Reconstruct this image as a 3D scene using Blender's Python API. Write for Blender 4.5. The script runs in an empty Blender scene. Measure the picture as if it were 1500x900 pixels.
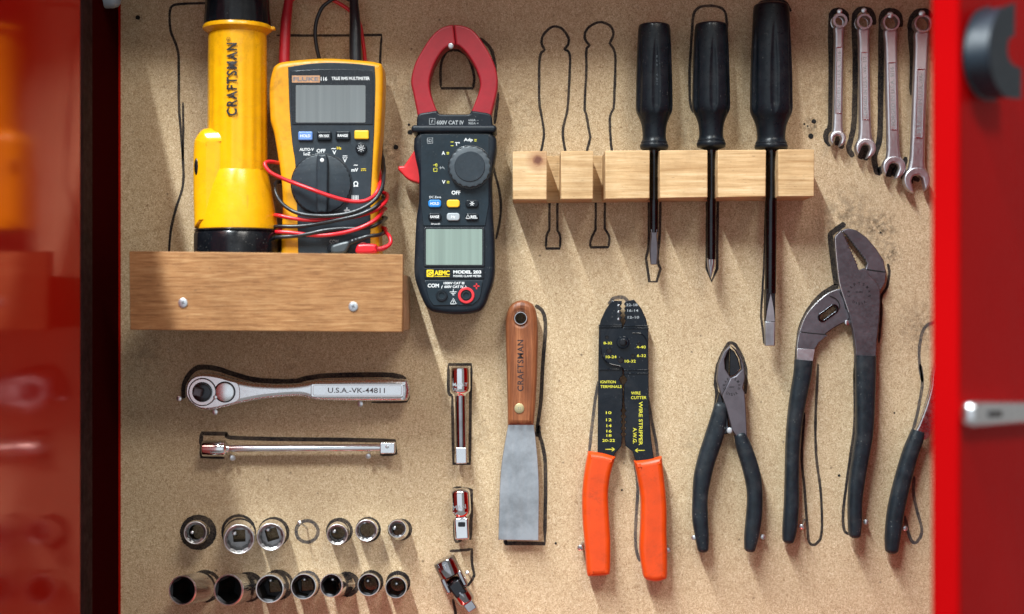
import bpy, math, random
from mathutils import Vector, Matrix
random.seed(7)
sc = bpy.context.scene
C = sc.collection
S = 0.00055            # metres per photo pixel in the plane of the board
D = 1.2                # camera to board
# ------------------------------------------------------------------ camera
cam = bpy.data.cameras.new('camera'); cam_o = bpy.data.objects.new('camera', cam); C.objects.link(cam_o)
cam_o.location = (0, -D, 0); cam_o.rotation_euler = (math.radians(90), 0, 0)
cam.sensor_width = 36; cam.lens = 36 * D / (1500 * S); cam.clip_start = 0.02; cam.clip_end = 50
cam.dof.use_dof = True; cam.dof.focus_distance = D - 0.022; cam.dof.aperture_fstop = 2.35
sc.camera = cam_o
# ------------------------------------------------------------------ world and lamps
w = bpy.data.worlds.new('World'); sc.world = w; w.use_nodes = True
w.node_tree.nodes['Background'].inputs[0].default_value = (1.0, 0.965, 0.92, 1)
w.node_tree.nodes['Background'].inputs[1].default_value = 0.30
def area(name, loc, target, sx, sy, watt, col):
    l = bpy.data.lights.new(name, 'AREA'); l.shape = 'RECTANGLE'; l.size = sx; l.size_y = sy; l.energy = watt; l.color = col
    o = bpy.data.objects.new(name, l); C.objects.link(o); o.location = loc
    o.rotation_euler = (Vector(target) - Vector(loc)).to_track_quat('-Z', 'Y').to_euler()
    return o
tube_lamp = area('ceiling_tube_lamp', (-0.86, -1.75, 2.5), (-0.86, -1.75, 0), 0.07, 2.3, 305, (0.90, 0.98, 1.0))
front_fill_lamp = area('front_fill_lamp', (-0.45, -3.0, 0.0), (-0.1, 0, 0), 3.2, 2.2, 14, (0.82, 0.91, 1.0))  # cool fill added behind the camera, placed for the chrome's reflections
panel_lamp = area('ceiling_panel_lamp', (1.0, -2.5, 2.3), (0, 0, 0), 1.2, 0.6, 50, (1.0, 0.96, 0.88))
sc.view_settings.view_transform = 'Standard'; sc.view_settings.look = 'None'
sc.view_settings.exposure = 0.0; sc.view_settings.gamma = 1.0; sc.view_settings.use_curve_mapping = False

# ------------------------------------------------------------------ helpers
def lin(r, g, b):
    f = lambda c: (c/255/12.92) if c/255 <= 0.04045 else ((c/255+0.055)/1.055)**2.4
    return (f(r), f(g), f(b), 1)
class NT:
    def __init__(s, name):
        s.m = bpy.data.materials.new(name); s.m.use_nodes = True; s.t = s.m.node_tree; s.n = s.t.nodes
        s.b = s.n['Principled BSDF']; s.co = s.n.new('ShaderNodeTexCoord').outputs['Object']
    def link(s, a, b): s.t.links.new(a, b)
    def map(s, scale=(1,1,1), rot=(0,0,0), loc=(0,0,0), src=None):
        m = s.n.new('ShaderNodeMapping'); m.inputs['Scale'].default_value = scale; m.inputs['Rotation'].default_value = rot
        m.inputs['Location'].default_value = loc; s.link(src or s.co, m.inputs[0]); return m.outputs[0]
    def noise(s, scale, detail=4, rough=0.6, dist=0, vec=None):
        t = s.n.new('ShaderNodeTexNoise'); t.inputs['Scale'].default_value = scale; t.inputs['Detail'].default_value = detail
        t.inputs['Roughness'].default_value = rough; t.inputs['Distortion'].default_value = dist
        s.link(vec or s.co, t.inputs['Vector']); return t.outputs[0]
    def voro(s, scale, vec=None, rnd=1.0):
        t = s.n.new('ShaderNodeTexVoronoi'); t.inputs['Scale'].default_value = scale; t.inputs['Randomness'].default_value = rnd
        s.link(vec or s.co, t.inputs['Vector']); return t
    def ramp(s, fac, stops):
        r = s.n.new('ShaderNodeValToRGB'); e = r.color_ramp.elements
        while len(e) < len(stops): e.new(0.5)
        for el, (p, c) in zip(e, stops):
            el.position = p; el.color = c if len(c) == 4 else (*c, 1)
        s.link(fac, r.inputs[0]); return r.outputs[0]
    def rng(s, fac, a, b, c, d):
        r = s.n.new('ShaderNodeMapRange'); r.inputs[1].default_value = a; r.inputs[2].default_value = b
        r.inputs[3].default_value = c; r.inputs[4].default_value = d; s.link(fac, r.inputs[0]); return r.outputs[0]
    def math(s, op, a, b):
        m = s.n.new('ShaderNodeMath'); m.operation = op
        for i, v in enumerate((a, b)):
            if isinstance(v, (int, float)): m.inputs[i].default_value = v
            else: s.link(v, m.inputs[i])
        return m.outputs[0]
    def mix(s, fac, a, b, mode='MIX'):
        m = s.n.new('ShaderNodeMix'); m.data_type = 'RGBA'; m.blend_type = mode
        for sock, v in ((m.inputs[0], fac), (m.inputs[6], a), (m.inputs[7], b)):
            if isinstance(v, (int, float)): sock.default_value = v
            elif isinstance(v, tuple): sock.default_value = v
            else: s.link(v, sock)
        return m.outputs[2]
    def bump(s, h, dist, strength=1.0):
        b = s.n.new('ShaderNodeBump'); b.inputs['Distance'].default_value = dist; b.inputs['Strength'].default_value = strength
        s.link(h, b.inputs['Height']); s.link(b.outputs[0], s.b.inputs['Normal'])
    def set(s, **k):
        for n, v in k.items():
            n = n.replace('_', ' ')
            if isinstance(v, (int, float, tuple)): s.b.inputs[n].default_value = v
            else: s.link(v, s.b.inputs[n])
        return s.m

def plain(name, col, rough, metal=0.0, var=0.12, scale=120, bump=0.0, bscale=900, ior=1.5, rvar=0.25, coat=0, spec=0.5, dirt=0.0, dust=0.0):
    t = NT(name); n = t.noise(scale, 5, 0.65)
    dark = tuple(c*(1-var*1.6) for c in col[:3]) + (1,); lite = tuple(min(1, c*(1+var)) for c in col[:3]) + (1,)
    bc = t.ramp(n, [(0.25, dark), (0.75, lite)])
    if dirt:
        g1 = t.rng(t.noise(28, 6, 0.75, 0.8), 0.50, 0.68, 0, 1); g2 = t.rng(t.noise(260, 4, 0.7), 0.42, 0.62, 0.2, 1)
        bc = t.mix(t.math('MULTIPLY', t.math('MULTIPLY', g1, g2), dirt), bc, (0.05, 0.03, 0.015, 1))
        sc_ = t.rng(t.noise(330, 2, 0.5, 0.2, t.map((1, 1, 0.06), (0, 0.35, 0))), 0.69, 0.74, 0, 0.6)
        bc = t.mix(t.math('MULTIPLY', sc_, dirt), bc, (0.09, 0.06, 0.035, 1))
    if dust:
        dv = t.voro(420); dm = t.math('MULTIPLY', t.rng(dv.outputs['Distance'], 0.08, 0.2, 1, 0), t.rng(t.noise(75, 3), 0.5, 0.66, 0, 1))
        bc = t.mix(t.math('MULTIPLY', dm, dust), bc, (0.30, 0.29, 0.27, 1))
        bc = t.mix(t.math('MULTIPLY', t.rng(t.noise(40, 6, 0.75, 0.6), 0.48, 0.72, 0, 1), dust*0.16), bc, (0.22, 0.21, 0.20, 1))
    t.set(Base_Color=bc, Metallic=metal, IOR=ior, Specular_IOR_Level=spec)
    n2 = t.noise(scale*2.7, 6, 0.7)
    t.set(Roughness=t.rng(n2, 0.3, 0.7, max(0.02, rough*(1-rvar)), min(1, rough*(1+rvar))), Coat_Weight=coat)
    if bump: t.bump(t.noise(bscale, 3, 0.6), bump)
    return t.m

M = {}
# board: pressed wood fibre with lighter and darker strands
t = NT('hardboard')
wv = t.map((1, 0.15, 1))
f1 = t.noise(620, 5, 0.75, 2.4, t.map((1, 1, 0.55), (0, 0.6, 0)))
f2 = t.noise(780, 4, 0.75, 2.8, t.map((0.5, 1, 1.1), (0, -0.5, 0)))
f = t.math('MULTIPLY', t.math('ADD', f1, f2), 0.5)
col = t.ramp(f, [(0.385, (0.20, 0.12, 0.06)), (0.45, (0.44, 0.31, 0.18)), (0.515, (0.605, 0.47, 0.305)), (0.60, (0.83, 0.72, 0.535))])
big = t.noise(7, 5, 0.6)
col = t.mix(1.0, col, t.ramp(big, [(0.3, (0.80, 0.76, 0.72)), (0.7, (1.06, 1.04, 1.0))]), 'MULTIPLY')
sp = t.voro(95); spn = t.noise(60, 2)
spm = t.math('MULTIPLY', t.rng(sp.outputs['Distance'], 0.05, 0.13, 1, 0), t.rng(spn, 0.5, 0.62, 0, 0.75))
col = t.mix(spm, col, (0.07, 0.04, 0.02, 1))
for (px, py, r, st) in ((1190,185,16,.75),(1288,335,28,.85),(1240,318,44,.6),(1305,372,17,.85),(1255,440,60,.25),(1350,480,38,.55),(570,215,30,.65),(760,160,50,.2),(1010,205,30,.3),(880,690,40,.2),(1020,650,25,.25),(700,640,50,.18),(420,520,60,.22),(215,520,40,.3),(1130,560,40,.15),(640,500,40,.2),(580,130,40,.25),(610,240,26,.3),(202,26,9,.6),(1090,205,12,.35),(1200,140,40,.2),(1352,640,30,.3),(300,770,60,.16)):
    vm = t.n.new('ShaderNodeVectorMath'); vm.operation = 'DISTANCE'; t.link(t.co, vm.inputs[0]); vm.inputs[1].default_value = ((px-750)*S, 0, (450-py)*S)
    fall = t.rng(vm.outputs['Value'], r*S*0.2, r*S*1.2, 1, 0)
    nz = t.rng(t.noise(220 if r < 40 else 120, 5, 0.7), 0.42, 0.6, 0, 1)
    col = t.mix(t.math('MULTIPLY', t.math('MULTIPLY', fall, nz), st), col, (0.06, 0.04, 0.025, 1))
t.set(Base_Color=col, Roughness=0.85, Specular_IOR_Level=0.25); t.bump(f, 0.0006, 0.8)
M['board'] = t.m

def wood(name, dark, mid, lite, along, s1, s2, rough=0.6, knot=None):
    t = NT(name); st = [1, 1, 1]; st['XYZ'.index(along)] = 0.045
    v = t.map(tuple(st)); n1 = t.noise(s1, 6, 0.7, 0.6, v); n2 = t.noise(s2, 4, 0.6, 1.2, v)
    f = t.math('ADD', t.math('MULTIPLY', n1, 0.55), t.math('MULTIPLY', n2, 0.45))
    col = t.ramp(f, [(0.36, dark), (0.5, mid), (0.62, lite)])
    col = t.mix(1.0, col, t.ramp(t.noise(22, 5, 0.7), [(0.3, (0.74, 0.70, 0.66)), (0.62, (1.04, 1.03, 1.02))]), 'MULTIPLY')
    col = t.mix(t.rng(t.noise(900, 2, 0.5, 0, t.map((0.2, 1, 1) if along == 'X' else (1, 1, 0.2))), 0.66, 0.74, 0, 0.55), col, (0.12, 0.06, 0.03, 1))
    if knot:
        vm = t.n.new('ShaderNodeVectorMath'); vm.operation = 'DISTANCE'; t.link(t.co, vm.inputs[0]); vm.inputs[1].default_value = knot
        d = t.math('ADD', vm.outputs['Value'], t.math('MULTIPLY', t.noise(300, 3), 0.003))
        col = t.mix(t.rng(d, 0.0045, 0.0125, 0.85, 0), col, (0.36, 0.17, 0.085, 1))
        col = t.mix(t.rng(d, 0.0035, 0.006, 0.9, 0), col, (0.13, 0.045, 0.03, 1))
    t.set(Base_Color=col, Roughness=rough, Specular_IOR_Level=0.3); t.bump(n1, 0.0004, 0.7)
    return t.m
M['tray'] = wood('oak_plywood', (0.18, 0.075, 0.026, 1), (0.345, 0.168, 0.064, 1), (0.46, 0.265, 0.12, 1), 'X', 1300, 600)
M['block'] = wood('tray_block_wood', (0.42, 0.27, 0.14, 1), (0.55, 0.37, 0.21, 1), (0.66, 0.48, 0.30, 1), 'X', 200, 60)
M['handlewood'] = wood('rosewood', (0.13, 0.042, 0.018, 1), (0.25, 0.085, 0.035, 1), (0.36, 0.14, 0.06, 1), 'Z', 500, 160, 0.38)

def scratched(name, col, r0, r1, scale=300, bump=0.00002, aniso=None, metal=1.0, stain=0.2):
    t = NT(name); v = t.map(aniso or (1, 1, 1)); n = t.noise(scale, 6, 0.7, 0.3, v); n2 = t.noise(45, 5, 0.65)
    c2 = tuple(c*(1-stain) for c in col[:3]) + (1,)
    t.set(Base_Color=t.ramp(n2, [(0.35, c2), (0.6, col)]), Metallic=metal, Roughness=t.rng(n, 0.35, 0.65, r0, r1))
    t.bump(n, bump); return t.m
M['chrome'] = scratched('polished_chrome', (0.82, 0.84, 0.87, 1), 0.07, 0.13, 250, 0.000008, None, 1, 0.06)
M['satin'] = scratched('satin_chrome', (0.80, 0.83, 0.87, 1), 0.22, 0.30, 500, 0.00001, None, 1, 0.06)
M['wrench'] = scratched('wrench_chrome', (0.64, 0.64, 0.68, 1), 0.36, 0.5, 500, 0.00003, None, 1, 0.15)
M['blade'] = scratched('brushed_blade_steel', (0.56, 0.60, 0.64, 1), 0.30, 0.48, 260, 0.00006, (1, 1, 0.12), 1, 0.35)
M['gunmetal'] = scratched('gunmetal_steel', (0.20, 0.19, 0.215, 1), 0.45, 0.58, 420, 0.00004, None, 1, 0.3)
M['bright_edge'] = scratched('bare_ground_steel', (0.7, 0.7, 0.72, 1), 0.2, 0.35)
M['nail'] = scratched('nail_steel', (0.72, 0.74, 0.77, 1), 0.25, 0.4)
M['zinc'] = scratched('zinc_screw', (0.70, 0.75, 0.80, 1), 0.3, 0.45)
M['darksteel'] = scratched('black_oxide_steel', (0.05, 0.052, 0.058, 1), 0.18, 0.3)
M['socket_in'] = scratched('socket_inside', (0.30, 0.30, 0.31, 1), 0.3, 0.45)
M['socket_deep'] = scratched('dark_socket_bore', (0.035, 0.035, 0.038, 1), 0.35, 0.5)  # much darker bore colour than in the short sockets
M['rim'] = scratched('bright_socket_rim', (0.86, 0.88, 0.90, 1), 0.28, 0.4)
M['dark_chrome'] = scratched('dark_reflection_chrome', (0.42, 0.42, 0.45, 1), 0.08, 0.18, 250, 0.00001, None, 1, 0.3)  # chrome with its dark, maroon reflections put into a darker base colour
M['brass'] = scratched('pale_brass', (0.72, 0.62, 0.36, 1), 0.3, 0.45)
M['strip_black'] = plain('black_enamel', (0.004, 0.007, 0.012, 1), 0.14, 0, 0.2, 90, 0.00002, 300, 1.5, .25, 0, .3, 0, .3)
M['grip_black'] = plain('dipped_black_grip', (0.011, 0.017, 0.023, 1), 0.40, 0, 0.3, 160, 0.00004, 500, 1.5, .3, 0, .3, 0, .6)
M['driver_black'] = plain('screwdriver_black_plastic', (0.006, 0.009, 0.013, 1), 0.33, 0, 0.2, 140, 0.00003, 600, 1.5, .3, 0, .25, 0, .30)
M['grip_orange'] = plain('dipped_orange_grip', (0.64, 0.058, 0.003, 1), 0.36, 0, 0.10, 60, 0.00006, 240, dirt=0.45)
M['yellow'] = plain('yellow_plastic', (0.82, 0.385, 0.004, 1), 0.25, 0, 0.08, 60, 0.00002, 500, dirt=0.30)
M['holster'] = plain('yellow_rubber_holster', (0.80, 0.36, 0.006, 1), 0.42, 0, 0.10, 80, 0.00002, 900, dirt=0.40)
M['cap_black'] = plain('glossy_black_plastic', (0.004, 0.005, 0.007, 1), 0.2, 0, 0.2, 90, spec=0.4, dust=0.3)
M['meter_grey'] = plain('slate_grey_plastic', (0.020, 0.030, 0.040, 1), 0.45, 0, 0.15, 200, 0.00002, 1500, spec=0.35, dust=0.25)
M['meter_dark'] = plain('dark_bezel_plastic', (0.012, 0.016, 0.021, 1), 0.25, 0, 0.15, 200)
M['clamp_body'] = plain('navy_black_rubber', (0.006, 0.011, 0.018, 1), 0.42, 0, 0.18, 140, 0.00002, 1500, spec=0.3, dust=0.3)
M['clamp_face'] = plain('clamp_face_plastic', (0.011, 0.021, 0.030, 1), 0.40, 0, 0.15, 200, spec=0.3, dust=0.2)
M['dial_grey'] = plain('dial_grey_plastic', (0.045, 0.06, 0.073, 1), 0.42, 0, 0.12, 240)
M['jaw_red'] = plain('clamp_jaw_red', (0.33, 0.008, 0.018, 1), 0.45, 0, 0.10, 120, 0.00003, 1200)
M['trigger_red'] = plain('trigger_red', (0.62, 0.02, 0.025, 1), 0.35, 0, 0.1, 120)
M['lead_red'] = plain('red_silicone', (0.62, 0.012, 0.022, 1), 0.35, 0, 0.12, 90, 0.00004, 200)
M['lead_dark_red'] = plain('red_probe', (0.42, 0.012, 0.022, 1), 0.40, 0, 0.12, 90)
M['lead_black'] = plain('black_silicone', (0.014, 0.016, 0.020, 1), 0.34, 0, 0.25, 90, 0.00004, 200)
M['lead_grey'] = plain('grey_plug', (0.05, 0.062, 0.07, 1), 0.4)
def ink(name, a, b):
    t = NT(name); n = t.noise(620, 5, 0.75, 1.5); n2 = t.noise(35, 3)
    f = t.math('ADD', t.math('MULTIPLY', n, 0.7), t.math('MULTIPLY', n2, 0.3))
    t.set(Base_Color=t.ramp(f, [(0.45, a), (0.59, b)]), Roughness=0.8, Specular_IOR_Level=0.2); return t.m
M['ink'] = ink('marker_ink', (0.010, 0.010, 0.013, 1), (0.10, 0.075, 0.055, 1))
M['ink_pale'] = ink('worn_marker_ink', (0.045, 0.043, 0.046, 1), (0.20, 0.15, 0.11, 1))
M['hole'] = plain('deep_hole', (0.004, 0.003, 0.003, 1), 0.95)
M['white'] = plain('white_print', (0.72, 0.75, 0.76, 1), 0.6, 0, 0.08)
M['pale'] = plain('worn_white_print', (0.36, 0.39, 0.41, 1), 0.6, 0, 0.3, 500)
M['ypaint'] = plain('yellow_print', (0.70, 0.66, 0.05, 1), 0.6, 0, 0.15, 400)
M['ybright'] = plain('yellow_print_bright', (0.85, 0.62, 0.01, 1), 0.5)
M['blackprint'] = plain('black_print', (0.010, 0.010, 0.012, 1), 0.5)
M['burnt'] = plain('burnt_stamp', (0.035, 0.02, 0.022, 1), 0.8, 0, 0.6, 700)
M['engrave'] = plain('engraved_line', (0.20, 0.20, 0.22, 1), 0.6, 0.3, 0.4, 900)
M['blue_btn'] = plain('blue_button', (0.13, 0.26, 0.60, 1), 0.4)
M['blue_btn2'] = plain('bright_blue_button', (0.02, 0.22, 0.62, 1), 0.4)
M['yel_btn'] = plain('yellow_button', (0.85, 0.50, 0.02, 1), 0.4)
M['grey_btn'] = plain('pale_grey_button', (0.36, 0.40, 0.43, 1), 0.4)
M['dark_btn'] = plain('dark_button', (0.007, 0.011, 0.016, 1), 0.35, spec=0.3)
M['label_tan'] = plain('faded_orange_label', (0.55, 0.30, 0.16, 1), 0.5, 0, 0.2, 200)
M['red_ring'] = plain('red_jack_ring', (0.68, 0.03, 0.04, 1), 0.4)
def lcd(name, col):
    t = NT(name); v = t.map((1, 1, 0.02)); n = t.noise(220, 3, 0.6, 0, v)
    t.set(Base_Color=t.ramp(n, [(0.3, tuple(c*0.85 for c in col)), (0.7, tuple(c*1.12 for c in col))]), Roughness=0.12, Coat_Weight=1.0, Coat_Roughness=0.04, IOR=1.5)
    return t.m
M['lcd_grey'] = lcd('grey_liquid_crystal', (0.15, 0.17, 0.175)); M['lcd_green'] = lcd('green_liquid_crystal', (0.20, 0.27, 0.235))
def paint(name, col, rough, ior, wav=0.0006, spec=0.5, tint=(1, 1, 1, 1), metal=0.0):
    t = NT(name); n = t.noise(5, 3, 0.6); n2 = t.noise(70, 5, 0.7)
    t.set(Base_Color=t.ramp(n, [(0.3, tuple(c*0.85 for c in col)), (0.7, tuple(col))]), Roughness=t.rng(n2, 0.3, 0.7, rough*0.8, rough*1.25), IOR=ior, Specular_IOR_Level=spec, Specular_Tint=tint, Metallic=metal)
    t.bump(t.noise(6, 2, 0.5), wav); return t.m
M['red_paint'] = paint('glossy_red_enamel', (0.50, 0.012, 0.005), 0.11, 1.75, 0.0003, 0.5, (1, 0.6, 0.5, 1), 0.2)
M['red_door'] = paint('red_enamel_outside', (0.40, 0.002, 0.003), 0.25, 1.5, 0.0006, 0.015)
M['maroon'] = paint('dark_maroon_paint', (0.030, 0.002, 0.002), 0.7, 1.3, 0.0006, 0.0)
M['seal'] = plain('dark_brown_seal', (0.030, 0.013, 0.013, 1), 0.6, 0, 0.4, 60, 0.0002, 60, spec=0.03)
M['bumper'] = plain('grey_blue_bumper', (0.22, 0.26, 0.32, 1), 0.4)
M['pull'] = plain('slate_blue_plastic', (0.009, 0.019, 0.031, 1), 0.5)

# ---- geometry helpers: photo pixels are read in the plane of the thing's own front (depth zref, millimetres)
class T:
    def __init__(s, name, label, cat, px, py, zref=0, group=None, zbase=0):
        s.k = (D - zref/1000)/D
        s.loc = Vector(((px-750)*S*s.k, -zbase/1000, (450-py)*S*s.k))
        s.o = bpy.data.objects.new(name, None); C.objects.link(s.o); s.o.location = s.loc
        s.o.empty_display_size = 0.01
        s.o['label'] = label; s.o['category'] = cat
        if group: s.o['group'] = group
def P(t, px, py, z): return Vector(((px-750)*S*t.k, -z/1000, (450-py)*S*t.k)) - t.loc
def finish(name, me, mat, t, parent=None, angle=35, wn=False):
    me.materials.clear(); me.materials.append(M[mat] if isinstance(mat, str) else mat)
    for p in me.polygons: p.material_index = 0
    me.polygons.foreach_set('use_smooth', [True]*len(me.polygons))
    me.set_sharp_from_angle(angle=math.radians(angle))
    o = bpy.data.objects.new(name, me); C.objects.link(o); o.parent = parent or t.o
    if wn:
        m = o.modifiers.new('weighted', 'WEIGHTED_NORMAL'); m.keep_sharp = True
    return o
def mk(name, verts, faces, mat, t, parent=None, angle=35):
    me = bpy.data.meshes.new(name); me.from_pydata([tuple(v) for v in verts], [], faces); me.update()
    return finish(name, me, mat, t, parent, angle)
def cr(pts, closed=False, n=6):
    """Catmull-Rom through pts; a point given as (..., 'c') is a sharp corner"""
    q = [(tuple(x for x in p if x != 'c'), p[-1] == 'c') for p in pts]; out = []; N = len(q)
    for i in range(N if closed else N-1):
        p1, c1 = q[i]; p2, c2 = q[(i+1) % N]
        p0 = q[i-1][0] if (closed or i > 0) and not c1 else tuple(2*a-b for a, b in zip(p1, p2))
        p3 = q[(i+2) % N][0] if (closed or i+2 < N) and not c2 else tuple(2*b-a for a, b in zip(p1, p2))
        if c1 and c2: out.append(p1); continue
        for s in range(n):
            u = s/n
            out.append(tuple(0.5*(2*b+(c-a)*u+(2*a-5*b+4*c-d)*u*u+(3*b-a-3*c+d)*u**3) for a, b, c, d in zip(p0, p1, p2, p3)))
    if not closed: out.append(q[-1][0])
    return out
def circ(cx, cy, r, n=32, ry=None, a0=0):
    return [(cx+r*math.cos(a0+2*math.pi*i/n), cy+(ry or r)*math.sin(a0+2*math.pi*i/n)) for i in range(n)]
def rrect(x0, y0, x1, y1, r, n=4):
    o = []
    for cx, cy, a in ((x1-r, y1-r, 0), (x0+r, y1-r, 90), (x0+r, y0+r, 180), (x1-r, y0+r, 270)):
        for i in range(n+1):
            b = math.radians(a+90*i/n); o.append((cx+r*math.cos(b), cy+r*math.sin(b)))
    return o
def rotp(pts, cx, cy, deg):
    a = math.radians(deg); c, s = math.cos(a), math.sin(a)
    return [(cx+(x-cx)*c-(y-cy)*s, cy+(x-cx)*s+(y-cy)*c) for x, y in pts]
def plate_mesh(t, outs, z0, z1, bev=0.4, res=2):
    cu = bpy.data.curves.new('tmp', 'CURVE'); cu.dimensions = '2D'; cu.fill_mode = 'BOTH'
    b = min(bev, (z1-z0)*0.49)/1000
    for pts in outs:
        sp = cu.splines.new('POLY'); sp.points.add(len(pts)-1)
        for i, p in enumerate(pts):
            v = P(t, p[0], p[1], 0); sp.points[i].co = (v.x, v.z, 0, 1)
        sp.use_cyclic_u = True
    cu.extrude = max(0, (z1-z0)/2000 - b); cu.bevel_depth = b; cu.bevel_resolution = res; cu.offset = -b
    o = bpy.data.objects.new('tmp', cu); me = bpy.data.meshes.new_from_object(o)
    bpy.data.objects.remove(o); bpy.data.curves.remove(cu)
    zc = (z0+z1)/2000
    for v in me.vertices:
        x, y, z = v.co; v.co = (x, -(zc+z)-t.loc.y, y)
    return me
def plate(t, name, outs, z0, z1, mat, bev=0.4, res=2, parent=None):
    if not isinstance(outs[0][0], (tuple, list)): outs = [outs]
    me = plate_mesh(t, outs, z0, z1, bev, res); me.name = name
    return finish(name, me, mat, t, parent, 40, True)
def frame(d):
    d = d.normalized(); u = Vector((0, -1, 0)); u = u - d*u.dot(d)
    if u.length < 1e-3: u = Vector((0, 0, 1)); u = u - d*u.dot(d)
    u.normalize(); return d, u, d.cross(u)
def lathe(t, name, A, B, rows, mat, n=32, rf=None, parent=None, closed=True, angle=35, squash=1.0):
    """rows: (t along A..B in 0..1 or metres if >..., radius in metres)"""
    ax = B-A; Ln = ax.length; d, u, wv = frame(ax); vs = []; fs = []
    for (s, r) in rows:
        c = A + d*(s*Ln)
        for i in range(n):
            a = 2*math.pi*i/n; rr = rf(a, s, r) if rf else r
            vs.append(c + u*(rr*math.cos(a)*squash) + wv*(rr*math.sin(a)))
    for j in range(len(rows)-1):
        for i in range(n):
            a, b = j*n+i, j*n+(i+1) % n; fs.append((a, b, b+n, a+n))
    if closed:
        fs.append(tuple(range(n-1, -1, -1))); fs.append(tuple((len(rows)-1)*n+i for i in range(n)))
    return mk(name, vs, fs, mat, t, parent, angle)
def sweep(t, name, pts, mat, n=20, sub=6, parent=None, power=2.4, round0=True, round1=True, angle=40):
    """pts: (px, py, z mm, half width px, half depth mm): flattened grip following a path in the board's plane"""
    q = cr(pts, False, sub)
    if round1:
        a, b = q[-2], q[-1]; L = math.hypot(b[0]-a[0], b[1]-a[1]) or 1; dx, dy = (b[0]-a[0])/L, (b[1]-a[1])/L
        for h in (0.35, 0.62, 0.82, 0.94, 1.0):
            s = math.sqrt(max(0, 1-h*h)); w = b[3]*0.7
            q.append((b[0]+dx*h*w, b[1]+dy*h*w, b[2], b[3]*max(s, .05), b[4]*max(s, .05)))
    if round0:
        a, b = q[1], q[0]; L = math.hypot(b[0]-a[0], b[1]-a[1]) or 1; dx, dy = (b[0]-a[0])/L, (b[1]-a[1])/L
        for h in (0.35, 0.62, 0.82, 0.94, 1.0):
            s = math.sqrt(max(0, 1-h*h)); w = b[3]*0.7
            q.insert(0, (b[0]+dx*h*w, b[1]+dy*h*w, b[2], b[3]*max(s, .05), b[4]*max(s, .05)))
    C3 = [P(t, p[0], p[1], p[2]) for p in q]; vs = []; fs = []
    for i, p in enumerate(q):
        d = (C3[min(i+1, len(q)-1)] - C3[max(i-1, 0)]).normalized(); up = Vector((0, -1, 0))
        side = d.cross(up).normalized(); nn = side.cross(d).normalized()
        for j in range(n):
            a = 2*math.pi*j/n; c, s = math.cos(a), math.sin(a)
            cc = math.copysign(abs(c)**(2/power), c); ss = math.copysign(abs(s)**(2/power), s)
            vs.append(C3[i] + side*(cc*p[3]*S*t.k) + nn*(ss*p[4]/1000))
    for i in range(len(q)-1):
        for j in range(n):
            a, b = i*n+j, i*n+(j+1) % n; fs.append((a, b, b+n, a+n))
    fs.append(tuple(range(n-1, -1, -1))); fs.append(tuple((len(q)-1)*n+i for i in range(n)))
    return mk(name, vs, fs, mat, t, parent, angle)
def tube(t, name, pts, r, mat, n=12, sub=8, parent=None, rf=None):
    """pts: (px, py, z mm); r in px"""
    q = cr(pts, False, sub); c3 = [P(t, *p[:3]) for p in q]; vs = []; fs = []; nrm = None
    for i, c in enumerate(c3):
        d = (c3[min(i+1, len(q)-1)] - c3[max(i-1, 0)]).normalized()
        if nrm is None: nrm = d.orthogonal().normalized()
        nrm = (nrm - d*nrm.dot(d)).normalized(); bn = d.cross(nrm)
        rr = (rf(i/(len(q)-1)) if rf else r)*S*t.k
        for j in range(n):
            a = 2*math.pi*j/n; vs.append(c + nrm*(rr*math.cos(a)) + bn*(rr*math.sin(a)))
    for i in range(len(q)-1):
        for j in range(n):
            a, b = i*n+j, i*n+(j+1) % n; fs.append((a, b, b+n, a+n))
    fs.append(tuple(range(n-1, -1, -1))); fs.append(tuple((len(q)-1)*n+i for i in range(n)))
    return mk(name, vs, fs, mat, t, parent)
def strip_geo(t, pts, wpx, z, closed=False, sub=5, jit=0.12):
    q = cr(pts, closed, sub); vs = []; fs = []; N = len(q)
    for i, p in enumerate(q):
        a = q[i-1] if closed or i > 0 else p; b = q[(i+1) % N] if closed or i < N-1 else p
        dx, dy = b[0]-a[0], b[1]-a[1]; L = math.hypot(dx, dy) or 1; nx, ny = -dy/L, dx/L
        w1 = wpx/2*(1+random.uniform(-jit, jit)); w2 = wpx/2*(1+random.uniform(-jit, jit))
        if not closed and i in (0, N-1): w1 *= 0.6; w2 *= 0.6
        vs += [P(t, p[0]+nx*w1, p[1]+ny*w1, z), P(t, p[0]-nx*w2, p[1]-ny*w2, z)]
    for i in range(N if closed else N-1):
        a, b = 2*i, 2*((i+1) % N); fs.append((a, b, b+1, a+1))
    return vs, fs
def join(parts):
    V, F = [], []
    for v, f in parts:
        n = len(V); V += list(v); F += [tuple(i+n for i in q) for q in f]
    return V, F
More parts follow.
